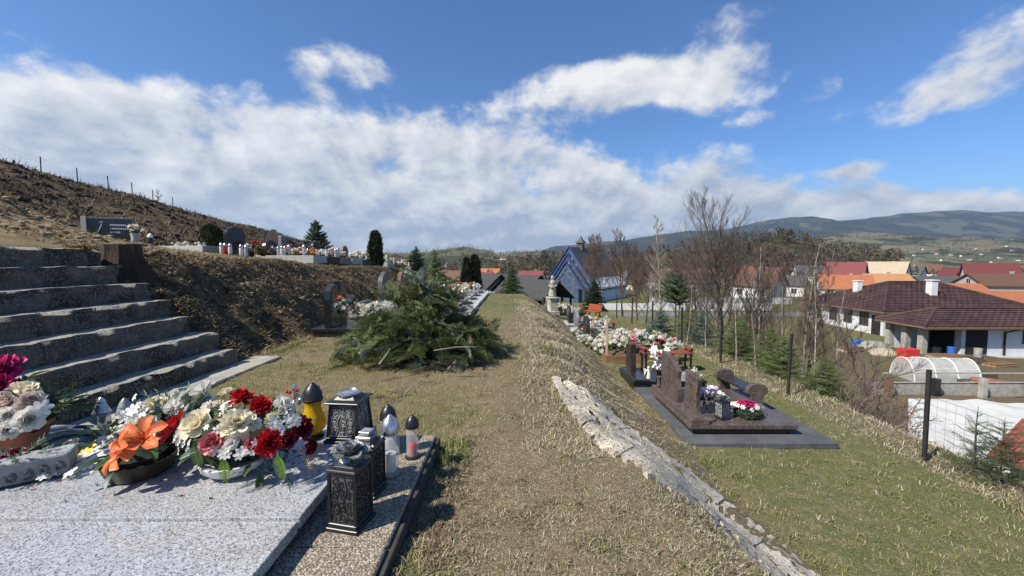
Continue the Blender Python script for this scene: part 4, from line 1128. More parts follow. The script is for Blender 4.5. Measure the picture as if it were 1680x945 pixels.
# B6: loose yellow and cream flowers, dark leaves behind
b6 = thing('loose_flowers', 'loose yellow and cream silk flowers with dark leaves lying on granite', 'flowers', spot(140, 735, ZS))
for kind, m, px, py, r in (('rose', M_cream, 118, 732, 13), ('peony', M_cream, 130, 736, 11), ('daisy', M_yellow, 147, 735, 12), ('daisy', M_yellow, 140, 742, 9), ('daisy', M_cream, 172, 706, 12), ('daisy', M_lime, 182, 700, 12), ('rose', M_white, 178, 723, 9), ('daisy', M_cream, 193, 706, 11), ('daisy', M_white, 165, 722, 9)):
    p = gnd(px, py, ZS + .05); bloom(b6, kind, m, px, py, p.y, r, (qq.uniform(-.3, .3), -.6, .8), seed=px % 4)
leaves(b6, (0.0, .14, .03), 20, .2, .15, 'ddds', 19, 0, .015); greenery(b6, (.05, .1, .02), 10, .12, .1, .03, M_gleaf, 20)

# petals and bits of leaf fallen on the granite
fpm = MB(); q = random.Random(13)
for k in range(34):
    x, y = q.uniform(-3.0, -1.1), q.uniform(1.95, 2.75); r = q.uniform(.008, .016); a = q.uniform(0, 6.28); fpm.cur = k % 4
    fpm.add([(x + r * cos(a + t) * (1 if j % 2 else .6), y + r * sin(a + t) * (1 if j % 2 else .6), ZS + .0025 + .004 * (j % 3)) for j, t in enumerate((0, 1.05, 2.1, 3.14, 4.2, 5.2))], [(0, 1, 2, 3, 4, 5)])
tag(fpm.build('fallen_petals', [M_white, M_red, M_gleaf, M_cream]), 'petals and leaf bits fallen on the granite plate', 'petals', kind='stuff')
# ================================================================== SPRUCE BRANCH PILE
pc = hit(692, 585); pc.z = H(pc.x, pc.y)
pile = thing('spruce_branch_pile', 'big heap of cut green spruce branches lying on the lawn', 'branch pile', pc)
M_pileN = mat('cut_spruce_needle', (.095, .125, .042), .55, .5, 3, col2=(.14, .155, .055), attr='Col', rnd=.4, transl=.15)
lib = []
for i in range(8):
    V, F, C = spray(1., 70 + i, .24, .060, .042, .16 + .06 * (i % 3), 4, True)
    lib.append(npmesh('branch', V, F, M_needleB if i >= 6 else M_pileN, C))
q = random.Random(21)
RX, RY, HT = 1.22, .88, 1.2
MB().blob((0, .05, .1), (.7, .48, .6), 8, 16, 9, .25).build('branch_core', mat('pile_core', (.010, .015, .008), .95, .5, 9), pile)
for k in range(290):
    a = q.uniform(0, 2 * pi); rr = q.random() ** .6
    if q.random() < .25: a = -pi / 2 + q.gauss(0, .9)
    x, y = RX * rr * cos(a), RY * rr * sin(a)
    hgt = HT * (1 - rr ** 1.45) * q.uniform(.72, 1.0)
    out = atan2(y / RY, x / RX) + q.gauss(0, .85); slope = -.5 + q.gauss(0, .42) + .25 * rr
    if rr > .75: slope = q.uniform(-.12, .05)
    if hgt > .72: slope = q.choice((q.uniform(.2, 1.1), q.uniform(-.9, -.2)))
    L = q.uniform(.36, .72) * (1.0 if rr < .8 else .75)
    back = .35 * L
    px_, py_ = x - cos(out) * back, y - sin(out) * back
    z = hgt + .03 - back * sin(slope) + .04
    tipz = z + L * (sin(slope) - .18)
    if tipz < .03: z += (.03 - tipz) * .9
    if k % 17 == 0: L *= 1.15
    me = lib[q.randrange(6) if q.random() < .84 else 6 + q.randrange(2)]
    o = link('branch', me, pile, (px_, py_, z), (q.gauss(0, .8), -slope, out), L)
    o.rotation_mode = 'ZYX' if False else 'XYZ'
# bare cut limbs sticking out of the heap
for a_, b_, r in (((735, 605, 5.1), (748, 592, 5.0), .010), ((622, 598, 4.95), (640, 572, 5.1), .010), ((712, 575, 4.95), (780, 569, 4.95), .008)):
    p0, p1 = at(*a_) - pc, at(*b_) - pc; m_ = (p0 + p1) / 2 + Vector((.02, 0, .02))
    MB().tube([p0, m_, p1], [r, r * .9, r * .6], 6).build('bare_limb', M_birch, pile, smooth=True)
# ================================================================== GRAVE BUILDERS
M_brown = mat('brown_granite', (.088, .066, .058), .25, .3, 16, speck=[(.03, .024, .022), (.17, .135, .12)], sscale=60, stretch=(1, 1, .35), col2=(.12, .092, .08))
M_black = mat('black_granite', (.012, .012, .013), .24, .2, 20, spec=.6)
M_bgran = mat('dark_brown_granite', (.030, .026, .024), .2, .3, 18, spec=.55)
M_grey = mat('grey_stone', (.20, .20, .20), .6, .25, 14, speck=[(.1, .1, .1)], sscale=60)
M_lgrey = mat('light_terrazzo', (.42, .41, .385), .7, .15, 14, speck=[(.25, .25, .24), (.55, .54, .5)], sscale=70)
M_red_st = mat('reddish_granite', (.24, .12, .10), .5, .25, 14, speck=[(.12, .07, .06)], sscale=60)
M_pave = mat('dark_grey_paving', (.085, .088, .092), .75, .18, 5, bump=.3, bscale=50, rnd=.12)
M_letter = mat('gold_lettering', (.50, .40, .20), .5, .1, 10)
M_silver_l = mat('silver_lettering', (.52, .52, .52), .5, .1, 10)


def stone_curve(kind, w, h):
    """headstone outline in local X(width) Z"""
    a = w / 2; P_ = [(-a, 0), (a, 0)]
    if kind == 'round': P_ += [(a * cos(t), h - a * .8 + a * .8 * sin(t)) for t in np.linspace(0, pi, 13)]
    elif kind == 'arch': P_ += [(a, h * .55), (a * .93, h * .72), (a * .7, h * .86), (a * .35, h * .96), (0, h), (-a * .35, h * .96), (-a * .7, h * .86), (-a * .93, h * .72), (-a, h * .55)]
    elif kind == 'wave': P_ += [(a * 1.02, h * .3), (a * .9, h * .55), (a * .98, h * .72), (a * .8, h * .80), (a * .45, h * .84), (a * .1, h * .93), (-a * .3, h * .985), (-a * .75, h), (-a * 1.0, h * .985), (-a * 1.04, h * .6), (-a * .98, h * .3)]
    elif kind == 'slim': P_ += [(a * .85, h * .25), (a * .75, h * .5), (a * .95, h * .75), (a * 1.05, h * .88), (a * .4, h * .93), (-a * .5, h * .99), (-a, h), (-a * .95, h * .7), (-a * 1.05, h * .35)]
    elif kind == 'heartL': P_ += [(a, h * .8), (a * .7, h * .93), (a * .2, h), (-a * .4, h * .97), (-a * .85, h * .85), (-a, h * .65)]
    elif kind == 'horn': P_ += [(a * 1.0, h * .3), (a * .95, h * .42), (a * .55, h * .5), (a * .1, h * .6), (-a * .3, h * .82), (-a * .42, h), (-a * .62, h), (-a * .7, h * .78), (-a, h * .45)]
    else: P_ += [(a, h * .97), (a * .97, h), (-a * .97, h), (-a, h * .97)]
    return P_


def headstone(parent, kind, w, h, th, m, loc, rz, lines=0, lm=None, cross=False, name='headstone'):
    mb = MB(); mb.prism(stone_curve(kind, w, h), -th / 2, th / 2)
    o = mb.build(name, m, parent, loc, bev=min(.012, th * .12), seg=2); o.rotation_euler = (0, 0, rz)
    if lines:
        mb = MB(); q = random.Random(int(w * 100 + h * 77))
        for i in range(lines):
            z = h * (.66 - .12 * i); x = -w * .30
            while x < w * .28:
                l = q.uniform(.015, .035); mb.box((x + l / 2, -th / 2 - .001, z), (l, .004, h * .035)); x += l + .012
        mb.build('lettering', lm or M_silver_l, o)
    if cross:
        mb = MB(); mb.box((-w * .28, -th / 2 - .002, h * .7), (.03, .006, h * .28)); mb.box((-w * .28, -th / 2 - .002, h * .75), (h * .14, .005, .03)); mb.build('cross', lm or M_silver_l, o)
    return o


def grave(name, label, x0, x1, y0, y1, z, m, hs=(), base_h=.18, cap=.05, frame=None, group=None):
    """a grave lying along X from x0 (head) to x1 (foot); hs = headstones (kind, w, h, th, material, dx, y, lines)"""
    t = thing(name, label, 'grave', (x0, (y0 + y1) / 2, z), 0, group); L, Wd = x1 - x0, y1 - y0
    MB().box((L / 2, 0, base_h / 2 - .1), (L - .06, Wd - .06, base_h + .2)).build('base', frame or m, t)
    MB().box((L / 2, 0, base_h + cap / 2), (L, Wd, cap)).build('cover_plate', m, t, bev=.006)
    for (k, w, h, th, mm, dx, dy, ln) in hs:
        headstone(t, k, w, h, th, mm, (dx, dy, base_h + cap - .002), pi / 2, ln)
    return t


def small_lantern_proto(body, lidm, basem):
    return lathe_lantern('grave_lantern', 'x', (0, 0, -50), .26, BODY_T, body, LID_D, lidm, basem, None, 10)


# flower bunches for graves further off: one mesh each, shared
def bunch_mesh(m, m2, seed, n=9, leafy=16):
    q = random.Random(seed); mb = MB()
    for k in range(n):
        a, e = q.uniform(0, 6.28), q.uniform(.1, 1.4); d = Vector((cos(a) * cos(e), sin(a) * cos(e), sin(e) * .9)); p = d * q.uniform(.7, 1.0) * .15 + Vector((0, 0, .06))
        f = fl_mum(.058 * q.uniform(.8, 1.25), seed + k, 13); M = orient(p, d); mb.cur = 0 if q.random() < .72 else 1; mb.addM(f.v, f.f, M)
    mb.cur = 2
    for k in range(leafy):
        a, e = q.uniform(0, 6.28), q.uniform(-.2, 1.2); d = Vector((cos(a) * cos(e), sin(a) * cos(e), sin(e)))
        sprig(mb, d * .06 + Vector((0, 0, .05)), d, .17, 7, .035, k)
    mb.lathe([(.05, -.02), (.075, .06)], 8)
    return mb.mesh('flower_bunch', [m, m2, M_gleaf], smooth=False)


BUN = {'w': [bunch_mesh(M_white, M_cream, i) for i in (1, 2, 3)], 'wp': [bunch_mesh(M_white, M_pink, i) for i in (4, 5)], 'r': [bunch_mesh(M_red, M_white, i) for i in (6, 7)],
       'p': [bunch_mesh(M_mag, M_white, 8)], 'y': [bunch_mesh(M_yellow, M_white, 9)], 'l': [bunch_mesh(M_lav, M_white, 10)], 'o': [bunch_mesh(M_orange, M_cream, 11)]}
BN = {'w': 'white', 'wp': 'pink-white', 'r': 'red', 'p': 'magenta', 'y': 'yellow', 'l': 'lavender', 'o': 'orange'}


def bunch(c, loc, sc, label, group=None):
    o = link('flower_bunch', R.choice(BUN[c]), None, loc, (0, 0, R.uniform(0, 6)), sc); return tag(o, label, 'flowers', group)


def where(x, y, x0, x1, yc):
    t = (x - x0) / (x1 - x0); e = 'at its head' if t < .25 else 'toward its head' if t < .5 else 'toward its foot' if t < .75 else 'at its foot'
    return e + (', near side' if y < yc - .2 else ', far side' if y > yc + .2 else ', middle')


MASS = []
def mass(x0, x1, y, dy, z, n):
    for k in range(n): MASS.append((R.choice(BUN[R.choice(['w'] * 7 + ['wp', 'r', 'y', 'o'])]), (R.uniform(x0, x1), y + R.uniform(-dy, dy), z + R.uniform(0, .12)), R.uniform(.8, 1.3), R.uniform(0, 6)))


LANT = {}
def lant(kind, loc, h, label, group=None):
    if kind not in LANT:
        g_, l_, b_ = {'w': (M_frost, M_chrome, M_pewter), 'k': (M_frost, M_blackm, M_blackm), 'r': (M_rglass, M_chrome, M_pewter), 's': (M_wax, M_chrome, M_chrome)}[kind]
        LANT[kind] = lathe_lantern('grave_lantern', label, loc, .26, BODY_T, g_, LID_D, l_, b_, None, 10, group, h / .26); return LANT[kind]
    return dup(LANT[kind], label, loc, R.uniform(0, 3), h / .26, group)


# ================================================================== RIGHT-HAND ROW
ZL = -1.4
# brown double grave
gb = thing('brown_grave', 'brown granite double grave with two curved headstones on grey paving', 'grave', (2.9, 6.35, ZL))
q = random.Random(5)
for i in range(4):
    for j in range(5):
        MB().box((.18 + i * .595, -.05 + j * .58 + .12, .0 + q.uniform(-.002, .002)), (.585, .57, .09)).build('paving_slab', M_pave, gb, bev=.004)
MB().box((.92, 1.0, .10), (1.62, 1.72, .12)).build('base', M_bgran, gb)
MB().box((.92, 1.0, .19), (1.78, 1.88, .07)).build('cover_plate', M_brown, gb, bev=.006)
MB().box((.20, 1.0, .27), (.30, 1.88, .10)).build('stone_plinth', M_brown, gb, bev=.006)
hs = headstone(gb, 'wave', .80, .80, .085, M_brown, (.18, 1.26, .318), -pi / 2, 0)
hs2 = headstone(gb, 'slim', .34, .78, .085, M_brown, (.26, .50, .22), -pi / 2 + .25, 0)
MB().lathe([(.22, 0), (.24, .02), (.2, .04), (.12, .05)], 20, (.36, .40, .225)).build('curved_foot', M_brown, gb, smooth=True)
MB().lathe([(.04, 0), (.055, .03), (.03, .12), (.05, .2), (.055, .22)], 14, (.14, 1.78, .32)).build('stone_vase', M_brown, gb, smooth=True)
B = lambda x, y, z: (2.9 + x, 6.35 + y, ZL + z)
lt = square_lantern('candle_lantern', 'small green black square lantern on the brown grave', B(.70, .35, .226), .17, .40, .3, 'rose', glassm=M_frost, candle=M_wax)
wr = thing('memorial_basket', 'dark green basket arrangement with pink and white flowers on brown grave', 'bouquet', B(1.18, .42, .226))
greenery(wr, (0, 0, .07), 110, .20, .12, .035, mat('dark_fir', (.022, .055, .035), .6, .4, 20), 31, 'fir_sprigs', .5)
MB().blob((0, 0, .07), (.24, .2, .09), 6, 12, 5, .15).build('moss_core', MATS['moss_core'], wr)
for k in range(46):
    a = R.uniform(0, 6.28); rr = R.random() ** .5; c = Vector((rr * .27 * cos(a), rr * .20 * sin(a) + .05, .17 + .07 * (1 - rr)))
    m_ = M_mag if rr < .62 else M_white
    place('small_flower', shape('peony' if rr < .5 else 'daisy', m_, k % 3), orient(c, (cos(a) * rr, sin(a) * rr - .3, .8), R.uniform(.035, .05)), wr)
db = thing('dark_wreath', 'dark blue and white ribboned bouquet behind the slim brown headstone', 'bouquet', B(.62, .75, .226))
greenery(db, (0, 0, .16), 60, .2, .16, .04, mat('navy_leaf', (.03, .03, .05), .5, .4, 20), 33, 'dark_greenery')
for k in range(16): place('small_flower', shape('daisy', M_lav if k % 3 else M_white, k % 3), orient((R.uniform(-.15, .25), R.uniform(-.12, .12), R.uniform(.15, .42)), (R.uniform(-.5, .5), -.6, .6), .04), db)
bunch('w', B(.42, 1.05, .226), .6, 'small white bouquet between the two brown headstones')
# granite bench beside it
bn = thing('granite_bench', 'dark granite bench with shaped ends and slatted seat on paving', 'bench', (4.62, 7.98, ZL + .045), radians(3))
ends = [(-.26, 0), (.26, 0), (.22, .12), (.16, .25), (.20, .38), (.29, .42), (.30, .46), (.27, .56), (.16, .61), (0, .63), (-.16, .61), (-.27, .56), (-.30, .46), (-.29, .42), (-.20, .38), (-.16, .25), (-.22, .12)]
for y in (-.52, .54):
    MB().prism([(a * .68, b * .88) for a, b in ends], y - .045, y + .045).build('bench_end', M_brown, bn, bev=.006)
for k in range(3): MB().box((-.12 + k * .12, .01, .40), (.11, 1.14, .045)).build('slat', M_bgran, bn, bev=.005)
# black grave next along
g2 = grave('black_grave', 'polished black grave with narrow black headstone beyond the brown one', 2.75, 4.45, 8.95, 10.15, ZL, M_black, [('slim', .45, .72, .13, M_bgran, .2, .25, 0)], .14, .05)
MB().box((.2, -.05, .21), (.32, 1.14, .05)).build('stone_plinth', M_bgran, g2, bev=.006)
MB().blob((.42, -.36, .32), (.06, .05, .1), 1, 8, 6, .1).build('urn', M_black, g2, smooth=True)
mb = MB(); mb.tube([(.40, -.46, .22), (.41, -.47, .34), (.40, -.46, .44)], [.05, .035, .03], 8); mb.blob((.40, -.47, .47), (.035, .03, .04), 2, 8, 6, .05)
for s in (-1, 1): mb.add([(.40 + s * .02, -.45, .42), (.40 + s * .1, -.42, .46), (.40 + s * .08, -.42, .26)], [(0, 1, 2)])
tag(mb.build('angel_figure', M_white, None, (2.75, 9.55, ZL), smooth=True), 'small white angel figurine beside the narrow black headstone', 'figurine')
vw = thing('vase_bouquet', 'tall vase of white lilies with red flowers on the black grave', 'bouquet', (3.42, 9.12, ZL + .19))
MB().lathe([(.07, 0), (.08, .03), (.05, .14), (.075, .22)], 14).build('vase', M_black, vw, smooth=True)
for k in range(22):
    t_ = k / 22; place('lily', shape('lily', M_white if k % 9 else M_red, k % 2), orient((R.uniform(-.17, .17), R.uniform(-.12, .1), .26 + .55 * t_ * R.uniform(.7, 1)), (R.uniform(-.8, .8), -.6, .5), R.uniform(.07, .11)), vw)
for k in range(5): place('rose', shape('rose', M_dred, k % 3), orient((R.uniform(-.1, .1), R.uniform(-.05, .1), .72 + R.uniform(0, .2)), (R.uniform(-.5, .5), -.6, .5), .05), vw)
leaves(vw, (0, 0, .42), 20, .28, .16, 'ggl', 41, .2)
for k, (c, x, y, s) in enumerate((('w', 4.2, 9.05, 1.05), ('y', 3.85, 9.2, .8), ('w', 4.35, 9.5, .8), ('wp', 3.7, 9.6, .7))):
    bunch(c, (x, y, ZL + .2), s, ['full white bouquet at the foot end of the black grave', 'yellow and white bouquet midway on the black grave', 'small white bouquet behind the foot of black grave', 'pink and white bouquet near the black headstone'][k])
MB_ = MB(); MB_.box((0, 0, .09), (.26, .2, .18), 0, (1.1, 1.1)); tag(MB_.build('glass_planter', M_frost, None, (4.0, 9.03, ZL + .192), bev=.01), 'square pale glass planter under the yellow bouquet', 'planter')
# red wooden bench
wb = thing('wooden_bench', 'red brown plank bench with black metal legs behind the black grave', 'bench', (4.2, 10.75, ZL))
M_redwood = mat('red_brown_wood', (.22, .055, .030), .6, .25, 9, stretch=(.3, 3, 3))
for k in range(2): MB().box((.0, -.09 + k * .19, .45), (1.35, .17, .04)).build('plank', M_redwood, wb, bev=.004)
for x in (-.6, .6):
    mb = MB()
    for y in (-.17, .17): mb.box((x, y, .2), (.05, .04, .5))
    mb.box((x, 0, .41), (.05, .4, .03)); mb.build('leg_frame', M_blackm, wb)
    MB().box((x * 1.03, .02, .56), (.09, .36, .06)).build('armrest', M_redwood, wb, bev=.004)
    mb = MB(); mb.box((x * 1.03, .19, .44), (.05, .04, .26)); mb.box((x * 1.03, -.14, .44), (.05, .04, .26)); mb.build('arm_post', M_blackm, wb)
# fresh grave in a plank frame, covered with white flowers
fg = thing('fresh_grave', 'fresh earth grave in brown plank frame with wooden marker post', 'grave', (2.75, 12.1, ZL))
M_plank = mat('brown_plank', (.20, .105, .055), .75, .3, 7, stretch=(.3, 3, 3))
for (c, d) in (((1.0, -.72, .08), (2.1, .05, .26)), ((1.0, .72, .08), (2.1, .05, .26)), ((-.03, 0, .08), (.05, 1.4, .26)), ((2.03, 0, .08), (.05, 1.4, .26))): MB().box(c, d).build('plank', M_plank, fg, bev=.005)
MB().blob((1.0, 0, .10), (1.05, .72, .22), 9, 16, 8, .08).build('earth_mound', mat('dug_earth', (.10, .062, .038), .95, .35, 12, bump=.8), fg)
MB().box((.02, -.55, .62), (.06, .06, 1.3)).build('marker_post', mat('pale_wood', (.48, .33, .19), .75, .2, 8, stretch=(3, 3, .3)), fg, bev=.004)
k = 0
for i in range(54):
    x = 2.75 + R.uniform(-.6, 2.15); y = 12.1 + R.uniform(-.6, .75) + max(0, 2.95 - x) * .8 + (R.uniform(.4, 1.5) if i > 46 else 0); c = R.choice(['w'] * 8 + ['wp'])
    zz = max(H(x, y) + .04, ZL + .24 + .42 * math.exp(-((x - 3.9) / .8) ** 2) * R.uniform(.3, 1)) if x > 2.7 and y < 12.9 else H(x, y) + .05
    bunch(c, (x, y, zz), R.uniform(.95, 1.5), f'{BN[c]} bouquet on fresh plank grave {where(x, y, 2.2, 4.9, 12.2)}, {"heaped" if zz > ZL + .45 else "low"}', 'funeral flowers on the fresh grave')
# graves beyond, then statue
row = [(14.2, 'grey', M_lgrey, 'r', 'pale grave with yellowish panel and grey side stone past the fresh grave'), (16.4, 'grey2', M_grey, 'a', 'grey stone grave third behind the fresh grave'), (18.6, 'pale', M_lgrey, 'a', 'light terrazzo grave just before the white statue'), (24.6, 'd', M_bgran, 'r', 'dark grave just behind the white statue'),
       (27.4, 'g', M_grey, 'a', 'grey grave before the funeral hall roofs'), (30.5, 'k', M_black, 'r', 'black grave farthest along the right hand row'), (34, 'l', M_lgrey, 'a', 'pale grave nearest the funeral hall')]
for i, (y, k_, m_, hk, lb) in enumerate(row):
    z = H(3.6, y) - .02; w = 1.25
    grave('grave', lb, 2.5, 4.5, y - w / 2, y + w / 2, z, m_, [('round' if hk == 'r' else 'arch', .75, .8, .12, M_grey if i % 2 else M_bgran, .16, 0, 0)], .2, .06)
    n = (12, 8, 8, 6, 5, 4, 4)[i]; mass(2.75, 4.4, y, .5, z + .27, 7)
    for j in range(n):
        x = R.uniform(2.75, 4.4); yy = y + R.uniform(-.5, .5); c = R.choice(('w', 'w', 'w', 'wp', 'y' if i == 0 else 'w', 'r' if i > 2 else 'w'))
        bunch(c, (x, yy, z + .27), R.uniform(.8, 1.25), f'{BN[c]} bouquet on the {["pale panelled grave past the fresh grave", "third grave behind the fresh grave", "light terrazzo grave before the statue", "dark grave behind the statue", "grey grave before the hall", "farthest black grave", "pale grave by the hall"][i]} {where(x, yy, 2.6, 4.5, y)}', f'bouquets on right row grave {"abcdefg"[i]}')
    for j in range(4):
        x, yy = R.uniform(2.8, 4.4), y + R.uniform(-.5, .5); lant(R.choice('wks'), (x, yy, z + .26), R.uniform(.24, .36), f'small lantern on the {["pale panelled grave past the fresh grave", "third grave behind the fresh grave", "light terrazzo grave before the statue", "dark grave behind the statue", "grey grave before the hall", "farthest black grave", "pale grave by the hall"][i]} {where(x, yy, 2.6, 4.5, y)}', f'lanterns on right row grave {"abcdefg"[i]}')
# white Madonna-like statue on pedestal: robed figure with child-like bundle
sp_ = at(906, 519, 21.5); sz = H(sp_.x, 21.5)
stt = thing('statue', 'weathered cream stone robed figure on a square pedestal', 'statue', (sp_.x, 21.5, sz), .3)
M_cream_st = mat('cream_limestone', (.50, .45, .36), .85, .2, 8, bump=.4, col2=(.33, .29, .22))
mb = MB(); mb.box((0, 0, .06), (.62, .62, .2)); mb.box((0, 0, .5), (.42, .42, .7)); mb.box((0, 0, .88), (.54, .54, .09)); mb.build('pedestal', M_cream_st, stt, bev=.015)
mb = MB(); vs = []; n = 16
pr = [(.20, 0), (.215, .08), (.19, .25), (.165, .45), (.15, .62), (.17, .76), (.16, .84), (.07, .90), (.055, .93), (.085, .98), (.095, 1.05), (.075, 1.12), (.02, 1.15)]
for r, z in pr:
    for k in range(n):
        a = 2 * pi * k / n; e = 1 + (.10 * sin(k * 2.8 + z * 6) if z < .7 else 0); vs.append((r * e * cos(a) + .02 * sin(z * 3), r * e * .8 * sin(a), z + .925))
fs = [(i * n + k, i * n + (k + 1) % n, (i + 1) * n + (k + 1) % n, (i + 1) * n + k) for i in range(len(pr) - 1) for k in range(n)] + [tuple(range(n - 1, -1, -1)), tuple((len(pr) - 1) * n + k for k in range(n))]
mb.add(vs, fs); mb.tube([(.15, 0, 1.70), (.20, -.08, 1.55), (.10, -.18, 1.48), (0, -.19, 1.52)], [.055, .05, .045, .035], 8); mb.tube([(-.15, 0, 1.70), (-.22, -.05, 1.54), (-.12, -.17, 1.44), (.0, -.19, 1.47)], [.055, .05, .045, .035], 8)
mb.build('robed_figure', M_cream_st, stt, smooth=2)
# orange-red park bench further on
pb = thing('park_bench', 'orange red wooden bench under the bare trees by the spruce', 'bench', on(at(972, 512, 24).x, 24), -.9, None, .78)
M_orw = mat('orange_wood', (.34, .085, .035), .6, .2, 9)
for k in range(3): MB().box((0, -.18 + k * .17, .44), (1.3, .15, .04)).build('seat_plank', M_orw, pb)
for k in range(3): o = MB().box((0, .30 + k * .04, .56 + k * .16), (1.3, .035, .14)).build('back_plank', M_orw, pb)
for x in (-.5, .5):
    mb = MB(); mb.box((x, -.2, .2), (.06, .06, .45)); mb.box((x, .25, .2), (.06, .06, .45)); mb.box((x, 0, .4), (.06, .5, .05)); mb.tube([(x, .28, .4), (x, .42, 1.0)], .03, 4); mb.build('leg_frame', M_blackm, pb)

# ================================================================== LEFT-HAND ROW BESIDE THE PATH
G1 = grave('black_heart_grave', 'black grave with split heart headstone beside the spruce pile', -3.95, -1.2, 7.75, 8.75, H(-2.6, 8.2) - .02, M_black, [('heartL', .42, .86, .13, M_black, .32, -.22, 3), ('slim', .34, .92, .13, M_black, .30, .22, 0)], .16, .06)
MB().box((1.2, 0, -.02), (3.0, 1.2, .08)).build('concrete_footing', M_step2, G1)
zz = G1.location.z + .22
lathe_lantern('glass_lantern', 'round clear glass lantern at the head of the heart grave', (-3.62, 7.92, zz), .30, BODY_W, M_glass, LID_D, M_blackm, M_blackm, (M_wax, .2))
bunch('w', (-3.45, 8.0, zz + .28), 1.1, 'white bouquet with orange bloom before the heart headstone'); bunch('o', (-3.45, 8.02, zz + .46), .85, 'orange bouquet beside the heart headstone')
bunch('w', (-3.5, 8.65, zz + .4), .9, 'white bouquet at right of the heart headstone')
MB().lathe([(.1, 0), (.1, .02), (.05, .05), (.07, .3), (.1, .36)], 12).build
for k in range(11):
    x, yy = -2.75 + R.uniform(-.35, .5), 8.3 + R.uniform(-.45, .45); bunch('w', (x, yy, zz + R.uniform(.02, .26)), R.uniform(1.1, 1.5), f'big white bouquet between heart headstone and spruce pile, {["leftmost", "second from left", "third from left", "middle left", "centre", "middle right", "third from right", "second from right", "rightmost", "front", "back"][k]}', 'white flowers beside the pile')
M_dst = mat('dark_grey_stone', (.085, .085, .088), .5, .3, 14)
lrow = [(10.2, M_dst, 'square', .3), (11.9, M_dst, 'arch', .98), (13.8, M_red_st, 'round', .95), (15.6, M_dst, 'square', .5), (17.4, M_bgran, 'round', .55), (19.2, M_dst, 'arch', .5), (21.1, M_grey, 'square', .45), (23.2, M_dst, 'round', .5), (25.4, M_bgran, 'arch', .5)]
lw = ['first', 'second', 'third', 'fourth', 'fifth', 'sixth', 'seventh', 'eighth', 'ninth']
for i, (y, m_, hk, hh) in enumerate(lrow):
    z = H(-2.6, y) - .03
    hl = {1: 'pointed grey arched headstone', 2: 'reddish rounded headstone'}.get(i, 'grey slab')
    t = grave('grave', f'{lw[i]} grave behind the heart grave left of path, with {hl}', -3.95, -1.55, y - .62, y + .62, z, M_lgrey if i % 2 else M_grey, [(hk, .85, hh, .14, m_, .15, 0, 0)], .2, .06)
    for s in (-1, 1): MB().box((2.55, s * .55, .02), (.5, .16, .2)).build('kerb_slab', M_lgrey, t, bev=.008)
    MB().box((2.74, 0, .03), (.16, 1.72, .2)).build('path_kerb', M_lgrey, t, bev=.008)
    n = 7 if i < 3 else 9
    if i > 2: mass(-3.6, -1.75, y, .58, z + .27, 17)
    for j in range(n):
        c = R.choice(['w'] * 6 + ['wp', 'r', 'y', 'o', 'l']); x, yy = R.uniform(-3.6, -1.8), y + R.uniform(-.58, .58); bunch(c, (x, yy, z + .27 + R.uniform(0, .15)), R.uniform(.8, 1.3), f'{BN[c]} bouquet on the {lw[i]} grave behind heart grave {where(x, yy, -3.7, -1.7, y)}', f'bouquets on {lw[i]} grave of left row')
    for j in range(3 if i < 3 else 8):
        c = R.choice('wwksr'); x, yy = R.uniform(-3.3, -1.65), y + R.uniform(-.5, .5); lant(c, (x, yy, z + .26), R.uniform(.24, .4), f'{dict(w="silver lidded", k="black lidded", r="red glass", s="white")[c]} lantern on the {lw[i]} grave behind heart grave {where(x, yy, -3.7, -1.6, y)}', f'lanterns on {lw[i]} grave of left row')

# ================================================================== UPPER TERRACE
p = at(184, 404, 14.5)
ub = thing('black_memorial', 'wide black memorial stone with light grey edge on the upper terrace', 'gravestone', on(p.x, 14.5), radians(22))
MB().box((0, 0, .42), (1.25, .1, .95)).build('stone', M_black, ub, bev=.008)
MB().box((-.70, .06, .45), (.14, .3, 1.0)).build('side_post', M_lgrey, ub, bev=.006); MB().box((.0, .06, .925), (1.25, .14, .05)).build('top_edge', M_grey, ub, bev=.004)
mb = MB()
for r_, (n_, l_) in enumerate(((8, .045), (9, .04), (5, .04))):
    for k in range(n_): mb.box((.02 + k * .058, -.053, .68 - r_ * .13), (l_, .006, .06))
mb.build('lettering', M_silver_l, ub)
mb = MB(); mb.tube([(-.36, -.054, .38), (-.28, -.056, .55), (-.22, -.054, .72)], [.008, .014, .01], 5); f = fl_rose(.07, 3); mb.addM(f.v, f.f, Matrix.Translation((-.22, -.06, .74))); mb.build('engraved_rose', M_silver_l, ub)
bunch('w', on(at(222, 390, 13.8).x, 13.8, .45), 1.5, 'white bouquet in a vase right of the wide black memorial')
MB_ = MB(); MB_.lathe([(.12, 0), (.14, .05), (.1, .3), (.13, .46)], 12); tag(MB_.build('stone_vase', M_lgrey, None, on(at(222, 400, 13.8).x, 13.8), smooth=True), 'pale vase right of the wide black memorial stone', 'vase')
lathe_lantern('glass_lantern', 'white lantern on short stand in the middle of the upper terrace', on(at(247, 400, 13.2).x, 13.2), .5, BODY_T, M_blackm, LID_D, M_white, M_blackm, None, 12)
p0 = at(312, 418, 12.5)
uk = thing('kerbed_plot', 'pale kerbed grave plot lying open at the terrace edge', 'grave', on(p0.x, 12.4), radians(-8))
for c, d in (((0, -.45, .08), (2.1, .1, .2)), ((0, .45, .08), (2.1, .1, .2)), ((-1.0, 0, .08), (.1, .8, .2)), ((1.0, 0, .08), (.1, .8, .2))): MB().box(c, d).build('kerb', M_lgrey, uk, bev=.008)
MB().box((0, 0, .02), (1.9, .8, .16)).build('soil_bed', mat('plot_soil', (.11, .09, .065), .95, .3, 9, bump=.6), uk)
for k, dx in enumerate((-.25, .05, .5)): bunch('w', (p0.x + dx, 12.3, uk.location.z + .1), 1.0, ['left', 'middle', 'right'][k] + ' white bouquet lying in the pale kerbed plot')
